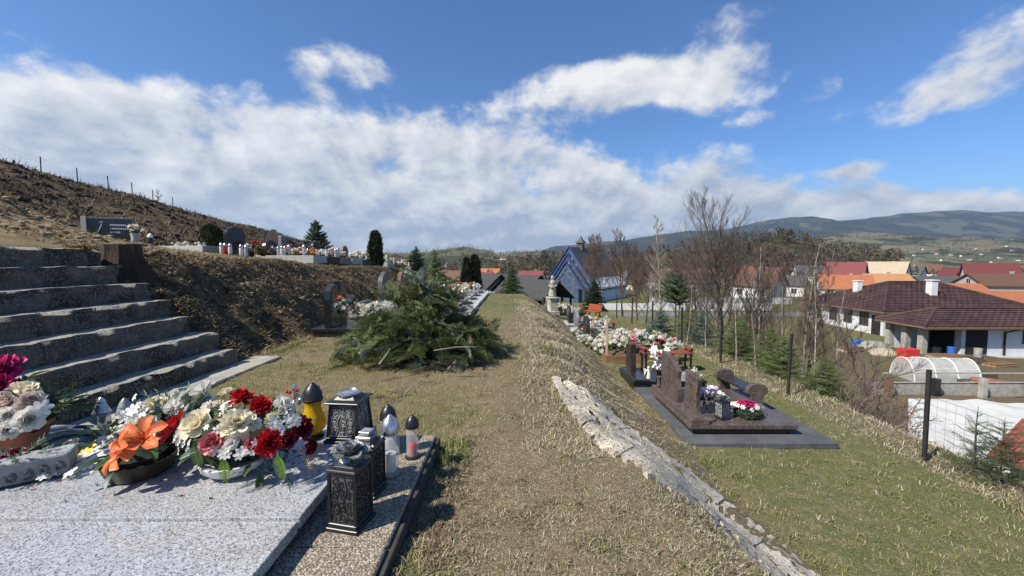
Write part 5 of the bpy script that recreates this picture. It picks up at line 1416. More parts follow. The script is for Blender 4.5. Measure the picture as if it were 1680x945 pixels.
u2 = thing('round_headstone', 'black round topped headstone at the terrace edge above the bank', 'gravestone', on(at(386, 418, 12.2).x, 12.2), radians(75))
MB().box((0, 0, .06), (.9, .5, .2)).build('plinth', M_bgran, u2, bev=.008); headstone(u2, 'round', .62, .72, .14, M_black, (0, 0, .15), 0, 0)
for k, (px, kind) in enumerate(((364, 's'), (370, 'r'), (378, 's'), (396, 's'), (404, 'w'))):
    lant(kind, on(at(px, 420, 11.7).x, 11.7), .36, ['leftmost white', 'dark red', 'tall white', 'right white', 'silver lidded'][k] + ' lantern below the black round topped headstone')
bunch('w', on(at(405, 415, 12.0).x, 12, .2), .9, 'white bouquet right of the round topped headstone')
bunch('r', on(at(425, 415, 12.4).x, 12.4, .2), 1.6, 'large red heart bouquet on the upper terrace'); bunch('r', on(at(432, 420, 12.6).x, 12.6, .1), 1.2, 'smaller red bouquet right of the large red one')
u3 = thing('curved_monument', 'brown grave monument with swooping stone and long shelf on terrace', 'gravestone', on(at(470, 425, 14.8).x, 14.8), radians(12))
MB().box((0, 0, .12), (1.6, .8, .3)).build('plinth', M_bgran, u3, bev=.008); headstone(u3, 'horn', 1.3, .85, .14, M_brown, (-.1, .1, .25), 0, 0); MB().box((.05, .0, .50), (1.5, .3, .07)).build('shelf', M_bgran, u3, bev=.006)
bunch('l', on(at(448, 425, 13.6).x, 13.6, .1), 1.4, 'lavender and white bouquet before the curved brown monument')
urow = [(px, 7.5 * FPX / (840 - px)) for px in (482, 505, 528, 550, 572, 592, 612, 634, 654)]
uw = ['first', 'second', 'third', 'fourth', 'fifth', 'sixth', 'seventh', 'eighth', 'last']
for i, (px, Y) in enumerate(urow):
    x = at(px, 430, Y).x; z = H(x, Y)
    t = thing('terrace_grave', f'{uw[i]} low grave right of the curved monument on the upper terrace', 'grave', (x - .5, Y, z), 0)
    MB().box((.5, 0, .06), (1.9, 1.1, .26)).build('cover_plate', (M_lgrey, M_bgran, M_grey)[i % 3], t, bev=.008)
    headstone(t, ('round', 'square', 'arch')[i % 3], .7, .55 + .2 * (i % 2), .12, (M_bgran, M_grey, M_red_st)[i % 3], (-.3, 0, .18), pi / 2)
    mass(x - .5, x + .9, Y, .5, z + .2, 4)
    for j in range(5):
        c = R.choice(('w', 'w', 'w', 'y', 'r', 'o', 'wp')); xx, yy = x + R.uniform(-.5, .9), Y + R.uniform(-.5, .5); bunch(c, (xx, yy, z + .2), R.uniform(.9, 1.35), f'{BN[c]} bouquet on the {uw[i]} low terrace grave {where(xx, yy, x - .5, x + .95, Y)}', f'bouquets on {uw[i]} terrace grave')
    for j in range(5):
        c = R.choice('wssk'); xx, yy = x + R.uniform(-.4, .95), Y - R.uniform(.0, .5); lant(c, (xx, yy, z + .19), R.uniform(.28, .42), f'{dict(w="silver lidded", k="black lidded", s="white")[c]} lantern on the {uw[i]} low terrace grave {where(xx, yy, x - .5, x + .95, Y)}', f'lanterns on {uw[i]} terrace grave')

# the rest of the crowded flowers, too small to pick apart
mbs = {}
mm = MB(); order = [M_white, M_cream, M_pink, M_red, M_mag, M_yellow, M_lav, M_orange, M_gleaf]
for me, loc, sc, rz in MASS:
    M = Matrix.Translation(loc) @ Matrix.Rotation(rz, 4, 'Z') @ Matrix.Scale(sc, 4); o = len(mm.v)
    mm.v.extend([tuple(M @ v.co) for v in me.vertices]); idx = [order.index(m_) for m_ in me.materials]
    for p_ in me.polygons: mm.f.append(tuple(i + o for i in p_.vertices)); mm.mi.append(idx[p_.material_index])
me = bpy.data.meshes.new('crowded_flowers'); me.from_pydata(mm.v, [], mm.f); [me.materials.append(m_) for m_ in order]; me.polygons.foreach_set('material_index', mm.mi)
tag(link('crowded_flowers', me), 'crowded small bouquets filling the farther graves', 'flowers', kind='stuff')
# ================================================================== WIRE FENCE ON THE RIGHT
M_post = mat('dark_fence_post', (.022, .019, .018), .7, .3, 9)
M_wire = mat('grey_wire', (.14, .145, .145), .5, .1, 9, metal=.4)
def fence(name, label, pts, hgt, mat_p, mesh_h=None, cell=(.1, .1), r=.022, wr=.0016, round_=False):
    t = thing(name, label, 'fence', pts[0]); o0 = Vector(pts[0])
    for i, p in enumerate(pts):
        p = Vector(p) - o0; mb = MB(); k = random.Random(i).uniform(-.03, .03)
        mb.tube([p + Vector((0, 0, -.3)), p + Vector((k, 0, hgt))], r, 8 if round_ else 4); mb.build('post', mat_p, t)
    if mesh_h:
        for a, b in zip(pts[:-1], pts[1:]):
            a, b = Vector(a) - o0, Vector(b) - o0; mb = MB(); L = (b - a).length; n = int(L / cell[0]); m = int(mesh_h / cell[1])
            def quadline(p, q_, w):
                d = (q_ - p).normalized(); s = d.cross(Vector((1, 0, 0)));
                if s.length < .1: s = Vector((0, 1, 0))
                s = s.normalized() * w; mb.add([p - s, p + s, q_ + s, q_ - s], [(0, 1, 2, 3)])
            for i in range(n + 1): c = a.lerp(b, i / n); quadline(c + Vector((0, 0, .04)), c + Vector((0, 0, mesh_h)), wr)
            for j in range(m + 1): quadline(a + Vector((0, 0, .04 + (mesh_h - .04) * j / m)), b + Vector((0, 0, .04 + (mesh_h - .04) * j / m)), wr * (1.6 if j == m else 1))
            tag(mb.build('wire_mesh', M_wire, t), kind='stuff')
    return t
fp = [(6.22, y, H(6.22, y)) for y in (3.0, 5.85, 8.85, 11.75, 14.5, 17.6, 20.6, 23.6)]
fence('wire_fence', 'dark post wire mesh fence along the lower terrace edge', fp, 1.4, M_post, 1.0, (.12, .12), .034)
hp = []
for px, py in ((-80, 250), (5, 275), (80, 291), (138, 306), (187, 318), (225, 329), (258, 338), (290, 346)):
    Y = 41 * FPX / (840 - px); hp.append((-41, Y, H(-41, Y)))
fence('hill_fence', 'thin wire fence with posts along the crest of the dark hillside', hp, 1.6, M_post, 1.45, (.35, .35), .045, .0025, True)

# ================================================================== BARE TREES ALONG THE FENCE
def base_at(px, Y, x=None): X = (px - 840) / FPX * Y if x is None else x; return X, Y
def tall(px, top, Y): X = (px - 840) / FPX * Y; z = H(X, Y); return (X, Y, z), at(px, top, Y).z - z
M_tw2 = mat('bark_red_twig', (.125, .085, .066), .85, .3, 3)
M_twp = mat('pale_twig', (.26, .235, .185), .85, .3, 3)
big = dict(n1=33, n2=8, n3=6, r0=.075, low=.2, up=.75, curve=.09)
TR = [(1192, 312, 15.9, 'tallest bare tree, double stemmed, behind the wire fence', dict(big, stems=2, n1=32, spread=.56, r0=.08, low=.12, up=1.0, twig_r=.0065), None, None),
      (1085, 350, 25, 'slim pale barked bare tree left of the tallest one', dict(big, n1=36, n2=8, spread=.26, r0=.09, low=.22, up=.7, twig_r=.008), M_birch, M_twp),
      (1022, 380, 29, 'reddish bare tree with round crown right of the church', dict(big, spread=0.49, low=.25, twig_r=.010), None, M_tw2),
      (990, 384, 34, 'reddish bare tree beside the church, second from the left', dict(big, spread=0.49, low=.25, twig_r=.011), None, M_tw2),
      (966, 392, 40, 'reddish bare tree closest to the church roof', dict(big, spread=0.49, low=.25, twig_r=.012), None, M_tw2),
      (1048, 398, 27, 'lower bushy bare tree between pale tree and round crown', dict(big, spread=0.57, r0=.07, low=.15, twig_r=.009), None, M_tw2),
      (1322, 396, 11.8, 'many stemmed bare tree in front of the brown roofed house', dict(big, stems=4, n1=16, n2=8, n3=5, spread=.26, r0=.04, low=.25, up=.6, twig_r=.0048), M_birch, M_tw2),
      (1262, 402, 15.5, 'thin bare tree left of the brown roofed house', dict(big, stems=3, n1=18, n2=8, n3=5, spread=.28, r0=.045, low=.2, up=.6, twig_r=.006), M_birch, M_tw2),
      (1225, 405, 19, 'bare tree between tallest tree and house', dict(big, spread=0.51, r0=.06, low=.15, twig_r=.007), None, M_tw2),
      (1150, 396, 22, 'bare tree left of the tallest double stemmed one', dict(big, spread=0.49, r0=.06, low=.15, twig_r=.008), None, M_tw2),
      (1118, 410, 30, 'short bare tree far back between pale and tallest trees', dict(big, spread=0.54, r0=.07, low=.15, twig_r=.010), None, M_tw2),
      (1290, 408, 22, 'bare tree in front of the white house with grey roof', dict(big, spread=0.51, r0=.06, low=.15, twig_r=.008), None, M_tw2),
      (1365, 415, 17, 'bare tree before the left wall of brown roofed house', dict(big, n1=26, n2=8, n3=5, spread=.34, r0=.05, low=.25, twig_r=.006), None, M_tw2),
      (1060, 410, 38, 'farther reddish bare tree right of the round crown', dict(big, spread=0.54, low=.2, twig_r=.012), None, M_tw2)]
for i, (px, top, Y, lb, kw, m, mt) in enumerate(TR):
    loc, h = tall(px, top, Y); bare_tree('bare_tree', lb, loc, h, 100 + i, m, mt, group='bare trees beyond the fence', **kw)
loc, h = tall(266, 312, 44); bare_tree('bare_tree', 'tiny lone bare tree on the left hill crest', loc, max(1.4, h), 131, n1=12, n2=5, n3=3, spread=.5, r0=.05, low=.3, twig_r=.014)
# leaning tree and brush tangle right
loc = on(8.0, 9.6); bare_tree('leaning_tree', 'low bare tree leaning right over the garden slope', loc, 3.1, 140, None, M_twig, lean=(1.0, .2), n1=16, n2=7, n3=4, spread=.5, r0=.06, low=.2, up=.3, twig_r=.006)
for i, (px, Y, h, ln) in enumerate(((1400, 10.2, 1.5, (.5, 0)), (1440, 9.4, 1.3, (.3, .2)), (1475, 9.0, 1.2, (-.2, .1)), (1420, 11.5, 1.8, (.3, .1)), (1470, 12.5, 1.9, (-.2, .2)), (1390, 8.7, 1.0, (.4, 0)), (1500, 10.6, 1.4, (.2, .1)), (1370, 12.0, 1.9, (.2, 0)), (1455, 8.3, .9, (.2, 0)))):
    X = (px - 840) / FPX * Y
    bare_tree('bramble_bush', ['leftmost bramble tangle by the leaning tree', 'bramble tangle right of the leaning tree', 'bramble tangle left of near fence post', 'tall bramble under the leaning tree', 'bramble before the polytunnel', 'low bramble on the fence slope', 'bramble right of the near fence post', 'bramble before the house corner', 'small bramble nearest the fence post'][i],
              on(X, Y), h, 150 + i, mat('bramble_stem', (.15, .115, .085), .85, .3, 4), mat('bramble_stem', (.1, .1, .1)), 'bush', 'bramble bushes on the garden slope', stems=6, n1=6, n2=4, n3=3, spread=.6, r0=.011, low=.1, lean=ln, up=.1, twig_r=.005, curve=.3)
for i, (px, Y, top) in enumerate(((1128, 14, 470), (1165, 13, 480), (1215, 12, 470), (1245, 11.5, 455), (1290, 11, 470), (1345, 10.4, 440), (1372, 11, 470))):
    l_, h_ = tall(px, top, Y); bare_tree('sapling', ['first', 'second', 'third', 'fourth', 'fifth', 'sixth', 'seventh'][i] + ' thin bare sapling from the left in the spruce hedge', l_, h_, 170 + i, M_birch, M_tw2, 'tree', 'bare saplings in the hedge', n1=12, n2=4, n3=3, spread=.32, r0=.022, low=.25, up=.8, twig_r=.004, curve=.09)
# ================================================================== CONIFERS
M_yg = mat('young_spruce_needle', (.085, .115, .036), .6, .4, 3, col2=(.14, .16, .06), attr='Col', transl=.15)
M_dk = mat('dark_conifer_needle', (.022, .040, .020), .6, .4, 3, col2=(.035, .055, .024), attr='Col', transl=.1)
M_blue = mat('blue_spruce_needle', (.06, .095, .07), .6, .4, 3, col2=(.09, .125, .08), attr='Col', transl=.1)
hedge = [(7.5, 9.5, 1.5, .8, 'bushy young spruce nearest the camera beside a fence post'), (7.3, 10.6, 1.9, .95, 'second young spruce along the fence'), (7.6, 11.6, 2.2, 1.0, 'third young spruce along the fence'), (7.2, 12.8, 2.1, 1.0, 'fourth young spruce along the fence'),
         (7.9, 13.6, 2.6, 1.1, 'tall young spruce in the hedge middle'), (7.2, 15.0, 2.2, 1.0, 'sixth young spruce along the fence'), (7.4, 16.6, 2.6, 1.1, 'seventh young spruce along the fence'), (8.4, 10.4, 1.7, .8, 'young spruce set back behind the nearest one')]
for i, (x, y, h, r, lb) in enumerate(hedge):
    conifer('young_spruce', lb, 'tree', on(x, y), h * .66, r * .85, 200 + i, M_yg if i != 5 else M_blue, group='young spruces along the fence', whorls=13, per=7, needle=.055, twig=.24, step=.075, up=.35, taper=.8, nn=3)
(l_, h_) = tall(1110, 452, 17.5); conifer('pine_tree', 'dark round pine above the spruce hedge', 'tree', l_, h_, 1.15, 211, M_needle, whorls=10, per=9, needle=.08, twig=.26, step=.08, base=.52, taper=.4, up=.35)
(l_, h_) = tall(1085, 515, 15.6); conifer('blue_spruce', 'bluish green small spruce left end of hedge', 'tree', l_, max(1.3, h_), .9, 212, M_blue, whorls=12, per=8, needle=.07, twig=.25, step=.08, up=.2)
(l_, h_) = tall(975, 452, 30); conifer('spruce_tree', 'dark slim spruce by the church behind the orange bench', 'tree', l_, h_, 1.15, 213, M_dk, whorls=20, per=9, needle=.12, twig=.26, step=.08, up=-.05)
(l_, h_) = tall(839, 432, 27); conifer('spruce_tree', 'green spruce standing at the end of the path', 'tree', l_, h_, .95, 214, M_needle, whorls=18, per=9, needle=.10, twig=.26, step=.07, up=.15)
(l_, h_) = tall(683, 403, 27); conifer('spruce_tree', 'dark green spruce left of the yellowish one', 'tree', l_, h_, .95, 215, M_dk, whorls=16, per=8, needle=.10, twig=.25, step=.07, up=.2)
(l_, h_) = tall(713, 408, 25); conifer('spruce_tree', 'yellowish green young spruce on the bank top', 'tree', l_, h_, .95, 216, M_yg, whorls=15, per=8, needle=.10, twig=.25, step=.07, up=.3)
(l_, h_) = tall(521, 362, 38); conifer('spruce_tree', 'dark conifer silhouetted on the left hill end', 'tree', l_, h_, 1.5, 217, M_dk, whorls=16, per=9, needle=.16, twig=.26, step=.07, up=.55, taper=.6)
(l_, h_) = tall(1668, 690, 5.3); conifer('young_spruce', 'small spruce top poking up at the lower right corner', 'tree', l_, max(.9, h_), .65, 218, M_needle, whorls=9, per=6, needle=.04, twig=.22, step=.08, up=.3, sub=False, nn=4)
(l_, h_) = tall(1622, 668, 5.6); conifer('young_spruce', 'thin leader of a small spruce right of fence post', 'tree', l_, max(.9, h_), .5, 219, M_needle, whorls=6, per=5, needle=.035, twig=.2, step=.08, up=.5, sub=False, nn=4)
M_thu = mat('thuja_leaf', (.026, .042, .017), .65, .4, 4, attr='Col', transl=.1)
M_thub = mat('bronze_thuja_leaf', (.045, .045, .018), .65, .4, 4, attr='Col', transl=.1)
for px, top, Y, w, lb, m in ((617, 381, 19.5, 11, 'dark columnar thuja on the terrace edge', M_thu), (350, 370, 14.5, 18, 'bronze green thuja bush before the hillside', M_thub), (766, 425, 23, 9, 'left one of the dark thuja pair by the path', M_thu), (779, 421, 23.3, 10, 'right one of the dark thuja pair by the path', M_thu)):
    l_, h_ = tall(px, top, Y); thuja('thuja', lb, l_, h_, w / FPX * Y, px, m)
# ================================================================== HOUSES
def wallmat(n, c): return mat('wall_' + n, c, .9, .08, 1.2, col2=tuple(k * .82 for k in c), f2=(.55, .75))
def roofmat(n, c):
    key = 'roof_' + n
    if key in MATS: return MATS[key]
    m = bpy.data.materials.new(key); m.use_nodes = True; q = G(m.node_tree); b = m.node_tree.nodes['Principled BSDF']; tc = q.n('ShaderNodeTexCoord').outputs['Object']
    w = q.n('ShaderNodeTexBrick'); w.inputs['Scale'].default_value = 2.2; w.inputs['Mortar Size'].default_value = .03
    w.inputs['Color1'].default_value = (*c, 1); w.inputs['Color2'].default_value = (*(k * .78 for k in c), 1); w.inputs['Mortar'].default_value = (*(k * .4 for k in c), 1)
    q.set(w.inputs['Vector'], tc); cc = q.mix(q.ramp(q.noise(tc, .8, 4), .4, .7, 0, .35), w.outputs['Color'], tuple(k * .6 for k in c))
    q.set(b.inputs['Base Color'], cc); b.inputs['Roughness'].default_value = .65; MATS[key] = m; return m
M_pane = mat('window_pane', (.03, .035, .045), .1, .2, 2, spec=.7)
M_frame = mat('window_frame', (.55, .54, .52), .6, .05, 5)
M_dframe = mat('brown_window_frame', (.10, .055, .03), .6, .1, 5)
WIN = {}
def window(parent, p, w, h, rz, fm=None):
    k = (round(w, 2), round(h, 2), (fm or M_frame).name)
    if k not in WIN:
        f = MB()
        for c, d in (((0, 0, h / 2 + .04), (w + .16, .1, .08)), ((0, -.03, -h / 2 - .04), (w + .22, .16, .07)), ((-w / 2 - .04, 0, 0), (.08, .1, h)), ((w / 2 + .04, 0, 0), (.08, .1, h)), ((0, 0, 0), (.06, .07, h))): f.box(c, d)
        WIN[k] = (f.mesh('window', fm or M_frame), MB().box((0, .01, 0), (w, .03, h)).mesh('pane', M_pane))
    o = link('window', WIN[k][0], parent, p, (0, 0, rz)); link('pane', WIN[k][1], o)


def gable_house(label, loc, rz, w, l, hw, hr, wm, rm, over=.45, chim=1, storeys=1, name='house', win=True, dorm=False, wfm=None):
    """w across local X (ridge runs along local Y, length l); wall height hw, roof rise hr"""
    t = thing(name, label, 'house', loc, rz)
    mb = MB(); a, b = w / 2, l / 2
    mb.prism([(-a, -2.5), (a, -2.5), (a, hw), (0, hw + hr - .08), (-a, hw)], -b, b); mb.build('wall', wm, t)
    mb = MB(); s = hr / a; e = over
    for sd in (-1, 1):
        P_ = [(0, hw + hr), (sd * (a + e), hw - s * e), (sd * (a + e), hw - s * e + .16), (0, hw + hr + .18)]
        if sd < 0: P_ = P_[::-1]
        mb.prism(P_, -b - e, b + e)
    r = mb.build('roof', rm, t)
    for k in range(chim):
        x, y = (a * .25, -b * .3 + k * b * .8); zc_ = hw + hr * (1 - x / a); m2 = MB(); m2.box((x, y, zc_ + .45), (.5, .5, 1.5)); m2.box((x, y, zc_ + 1.22), (.62, .62, .1)); m2.build('chimney', (M_lgrey, MATS.get('wall_brick') or wallmat('brick', (.28, .13, .09)))[k % 2], r)
    if win:
        for st_ in range(storeys):
            z = 1.55 + 2.8 * st_
            nl = max(2, int(l / 3.2)); nw = max(2, int(w / 3.4))
            for sd in (-1, 1):
                for k in range(nl): window(t, (sd * (a + .02), -b + (k + .5) * l / nl, z), 1.2, 1.3, sd * pi / 2, wfm)
                for k in range(nw): window(t, (-a + (k + .5) * w / nw, sd * (b + .02), z), 1.2, 1.3, 0 if sd < 0 else pi, wfm)
        for sd in (-1, 1): window(t, (0, sd * (b + .02), hw + hr * .33), 1.1, 1.1, 0 if sd < 0 else pi, wfm)
        m2 = MB(); m2.box((a * .45, -b - .03, 1.0), (1.0, .08, 2.1)); d = m2.build('door', M_dframe, t); MB().box((a * .45 + .38, -b - .09, 1.0), (.06, .06, .16)).build('handle', M_chrome, d)
    return t


WH, CR, BG = wallmat('white', (.68, .67, .64)), wallmat('cream', (.62, .55, .42)), wallmat('beige', (.42, .37, .29))
RD, DR, OR, LO, BR, GY, CM = roofmat('red', (.23, .050, .045)), roofmat('dark_red', (.16, .030, .028)), roofmat('orange', (.46, .16, .065)), roofmat('light_orange', (.56, .27, .12)), roofmat('brown', (.17, .085, .05)), roofmat('grey', (.10, .10, .10)), roofmat('cream', (.55, .44, .30))
def H2(px, py, Y): p = at(px, py, Y); return (p.x, Y, H(p.x, Y))
def gh(label, px, ridge_y, Y, w, l, rz, hw, hr, wm, rm, **kw):
    """ridge height is matched by sinking or raising the house on its plot"""
    Y *= 1.22 if Y > 70 else 1; p = at(px, ridge_y, Y); z = p.z - hw - hr; z = min(z, H(p.x, Y) + 1.4)
    return gable_house(label, (p.x, Y, z), radians(rz), w, l, hw, hr, wm, rm, **kw)
gh('white house with bright red metal roof left of the cream roofed one', 1388, 431, 100, 8, 9, 40, 4.4, 4.2, WH, RD, storeys=1)
gh('house with cream coloured half hipped roof and white gable', 1455, 430, 108, 9, 10, 35, 4.2, 4.0, WH, CM)
gh('long house with orange tiled roof in front of the red roofed one', 1385, 452, 82, 8, 10, 62, 2.8, 3.0, WH, OR)
gh('house with light orange roof behind the brown roofed house', 1452, 450, 84, 9, 9, 75, 3.0, 2.8, WH, LO)
gh('small white house right of the cream roofed one', 1492, 437, 125, 7, 8, 30, 4.0, 2.6, WH, GY)
gh('large house with dark red roof and white gable at right', 1624, 432, 95, 9, 10, 50, 5.0, 4.2, WH, DR, storeys=1, chim=2)
gh('beige house with long brown roof at right edge', 1650, 450, 76, 9, 14, 78, 3.6, 2.4, BG, BR, chim=1)
gh('low outbuilding with bright orange roof left part', 1562, 466, 72, 8, 9, 74, 2.0, 2.0, BG, OR, chim=0, win=False, name='outbuilding')
gh('low outbuilding with bright orange roof at right edge', 1650, 479, 64, 8, 10, 80, 2.0, 1.6, BG, OR, chim=0, win=False, name='outbuilding')
gh('dark grey roofed barn left of dark red house', 1548, 454, 88, 10, 12, 74, 3.0, 2.8, BG, GY, chim=0, win=False, name='barn')
gh('dark red gabled house behind the grey roofed barn', 1580, 440, 105, 8, 9, 20, 4.0, 3.4, CR, DR)
gh('brown roofed white house behind the thin bare trees', 1245, 440, 78, 8, 9, 35, 3.2, 3.8, WH, BR)
gh('white house with low grey roof behind the bare trees', 1290, 452, 92, 8, 9, 50, 3.2, 2.4, WH, GY)
gh('white gabled house seen between pale and tallest trees', 1090, 442, 110, 8, 10, 10, 4.0, 3.6, WH, BR)
gh('cream house right of the church behind trees', 1040, 446, 115, 8, 9, 25, 4.4, 3.6, CR, GY)
gh('cream house with brown roof behind the pine', 1140, 445, 105, 8, 9, 25, 4.0, 3.4, CR, BR)
gh('white house far back left of the tallest tree', 1170, 440, 150, 10, 12, 60, 4.5, 4.0, WH, BR)
gh('white house far back right of tallest tree', 1215, 436, 165, 10, 12, 35, 4.5, 4.0, WH, DR)
gh('red roofed house far left of the church', 790, 447, 95, 8, 7, 60, 3.0, 3.0, WH, RD)
gh('brownish red roofed house behind the thuja pair', 747, 445, 80, 8, 9, 70, 3.0, 3.0, CR, BR)
gh('red roofed house left beside the church', 872, 445, 110, 8, 8, 66, 3.4, 3.0, WH, RD)
gh('orange roofed house far left of church behind red one', 800, 441, 140, 9, 12, 60, 3.4, 3.4, CR, OR)
gh('far white house behind the cream roofed house', 1520, 434, 170, 9, 11, 50, 4.5, 4.0, WH, BR)
gh('far cream house at right behind dark red roof', 1672, 436, 150, 10, 12, 30, 4.5, 4.5, CR, BR)
gh('far white house left of bright red roof', 1330, 436, 150, 10, 12, 70, 4.5, 4.0, WH, GY)
# tiny far houses on the hill slopes
q = random.Random(77); fw = MB().prism([(-5, -4), (5, -4), (5, 5), (0, 9), (-5, 5)], -7, 7).mesh('wall', WH)
rf = MB(); rf.prism([(0, 9.1), (-6, 4.4), (-6, 4.9), (0, 9.6)], -7.6, 7.6); rf.prism([(0, 9.1), (0, 9.6), (6, 4.9), (6, 4.4)], -7.6, 7.6); rf = rf.mesh('roof', BR)
_FT = np.arange(600, 6000, 4.)
FHN = {}
def far_house(px, py):
    w_ = 'right hand slopes' if px > 1250 else 'hills left of the church'; FHN[w_] = FHN.get(w_, 0) + 1; o_ = 'first second third fourth fifth sixth seventh eighth ninth tenth eleventh twelfth thirteenth fourteenth fifteenth sixteenth seventeenth eighteenth'.split()[FHN[w_] - 1]
    d = ray(px, py); x, y, z = d.x / d.y * _FT, _FT, EYE + d.z / d.y * _FT; k = Hall(x, y) > z
    if not k.any(): return
    i = int(np.argmax(k)); t = thing('far_house', f'tiny distant white house, {o_} from the left on the {w_}', 'house', (x[i], y[i], z[i]), q.uniform(0, 3), 'distant houses on the hill slopes', .8 if y[i] < 2000 else 1.2)
    link('wall', fw, t); link('roof', rf, t)
for px, py in sorted(((1537, 417), (1560, 419), (1575, 421), (1500, 420), (1610, 418), (1640, 424), (1470, 415), (1660, 412), (1420, 416), (1590, 427), (1625, 432), (1545, 428), (1650, 405), (1515, 410), (1670, 428), (1480, 426), (824, 426), (830, 426), (735, 438), (1600, 409))): far_house(px, py)

# ------------------------------------------------------------------ the big brown-roofed house
mh = thing('brown_roofed_house', 'large unfinished white house with dark brown hipped tile roof', 'house', (44, 47, -7.05))
TB = roofmat('dark_brown_tile', (.060, .026, .024))
M_ins = wallmat('insulated', (.60, .60, .61))
MB().box((9, 6, 1.2), (18, 12, 3.0)).build('wall', M_ins, mh)
M_under = mat('eave_board', (.16, .10, .07), .8, .2, 3)
def hip(nm, x0, x1, y0, y1, z, hr, in_, par, o=.75):
    """tiled hip roof: a deck, and courses of tiles stepping up each face"""
    x0 -= o; x1 += o; y0 -= o; y1 += o; ym = (y0 + y1) / 2; mb = MB()
    vs = [(x0, y0, z), (x1, y0, z), (x1, y1, z), (x0, y1, z), (x0 + in_, ym, z + hr), (x1 - in_, ym, z + hr)]; vs += [(a, b, c - .2) for a, b, c in vs[:4]]
    mb.add(vs, [(0, 1, 5, 4), (1, 2, 5), (2, 3, 4, 5), (3, 0, 4), (6, 7, 1, 0), (7, 8, 2, 1), (8, 9, 3, 2), (9, 6, 0, 3), (9, 8, 7, 6)]); r = mb.build(nm, M_under, par)
    n = max(8, int(math.hypot((y1 - y0) / 2, hr) / .36)); V_ = [Vector(v) for v in vs]; tl = MB()
    for (a, b, c, d) in ((0, 1, 5, 4), (1, 2, 5, 5), (2, 3, 4, 5), (3, 0, 4, 4)):
        up_ = (V_[b] - V_[a]).cross(V_[d] - V_[a]).normalized() * .07
        if up_.z < 0: up_ = -up_
        for i in range(n):
            t0, t1 = i / n, (i + 1) / n; p0, p1 = V_[a].lerp(V_[d], t0) + up_ * 1.3, V_[b].lerp(V_[c], t0) + up_ * 1.3; p3, p2 = V_[a].lerp(V_[d], t1) + up_ * .35, V_[b].lerp(V_[c], t1) + up_ * .35
            w = max(2, int((p1 - p0).length / .34)); k = [(p0.lerp(p1, j / w) + (up_ * .45 if j % 2 else -up_ * .15), p3.lerp(p2, j / w) + (up_ * .3 if j % 2 else -up_ * .15)) for j in range(w + 1)]
            tl.add([v for e in k for v in e] + [e[0] - up_ * 1.2 for e in k], [(2 * j, 2 * j + 2, 2 * j + 3, 2 * j + 1) for j in range(w)] + [(2 * (w + 1) + j, 2 * (w + 1) + j + 1, 2 * j + 2, 2 * j) for j in range(w)])
    tag(tl.build('roof_tiles', TB, r), kind='stuff')
    rc = MB()
    for a, b in ((0, 4), (4, 5), (3, 4), (1, 5), (2, 5)): rc.tube([V_[a] + Vector((0, 0, .1)), V_[b] + Vector((0, 0, .1))], .13, 6)
    rc.build('ridge_caps', TB, r); return r
TB = mat('dark_brown_tile', (.060, .032, .029), .6, .3, 1.5, col2=(.085, .045, .04))
rr = hip('roof', 0, 18, 0, 12, 2.75, 3.1, 6.6, mh); hip('wing_roof', -5.2, 22, -9.7, -6.0, 2.6, 1.35, 3.6, mh, .7)
mb = MB(); mb.box((8.6, 3.0, 4.9), (.75, .75, 2.6)); mb.box((8.6, 3.0, 6.3), (.95, .95, .12)); mb.build('chimney', WH, rr)
mb = MB(); mb.box((3.2, 7.5, 5.0), (.7, .7, 1.9)); mb.box((3.2, 7.5, 6.0), (.85, .85, .12)); mb.build('chimney', WH, rr)
for y in (2.6, 5.0, 7.4, 10.0): window(mh, (-.03, y, 1.55), 1.1, 1.4, -pi / 2, M_dframe)
MB().box((-.06, .9, .95), (.1, 1.1, 2.3)).build('doorway', mat('dark_opening', (.02, .018, .016), .9, .2, 5), mh)
MB().box((9.6, -7.75, 1.05), (22, 3.5, 2.9)).build('wing_wall', M_ins, mh); MB().box((-3.2, -6.2, 1.05), (3.6, .25, 2.9)).build('porch_back_wall', M_ins, mh)
MB().box((3, -6.4, -.4), (18, 8.0, .22)).build('porch_floor', M_lgrey, mh)
M_pil = mat('raw_concrete', (.33, .31, .27), .9, .2, 3)
for y in (-9.4, -7.8, -6.1): MB().box((-5.0, y, 1.0), (.5, .5, 2.7)).build('pillar', M_pil, mh)
MB().box((-1.46, -7.8, 1.0), (.1, 2.2, 2.4)).build('doorway', MATS['dark_opening'], mh); MB().box((.0, -9.53, 1.0), (2.0, .08, 2.3)).build('doorway', MATS['dark_opening'], mh)
window(mh, (5.4, -9.53, 1.5), 1.9, 1.2, 0, M_dframe); window(mh, (1.6, -.06, 1.5), 1.4, 1.4, 0, M_dframe)
MB().tube([(3.2, -10.2, 2.3), (2.6, -9.6, 1.9), (2.6, -9.6, -.4)], .09, 6).build('downpipe', M_blackm, mh)
MB().tube([(-5.9, -10.45, 2.36), (22, -10.45, 2.36)], .08, 6).build('gutter', M_dframe, mh)
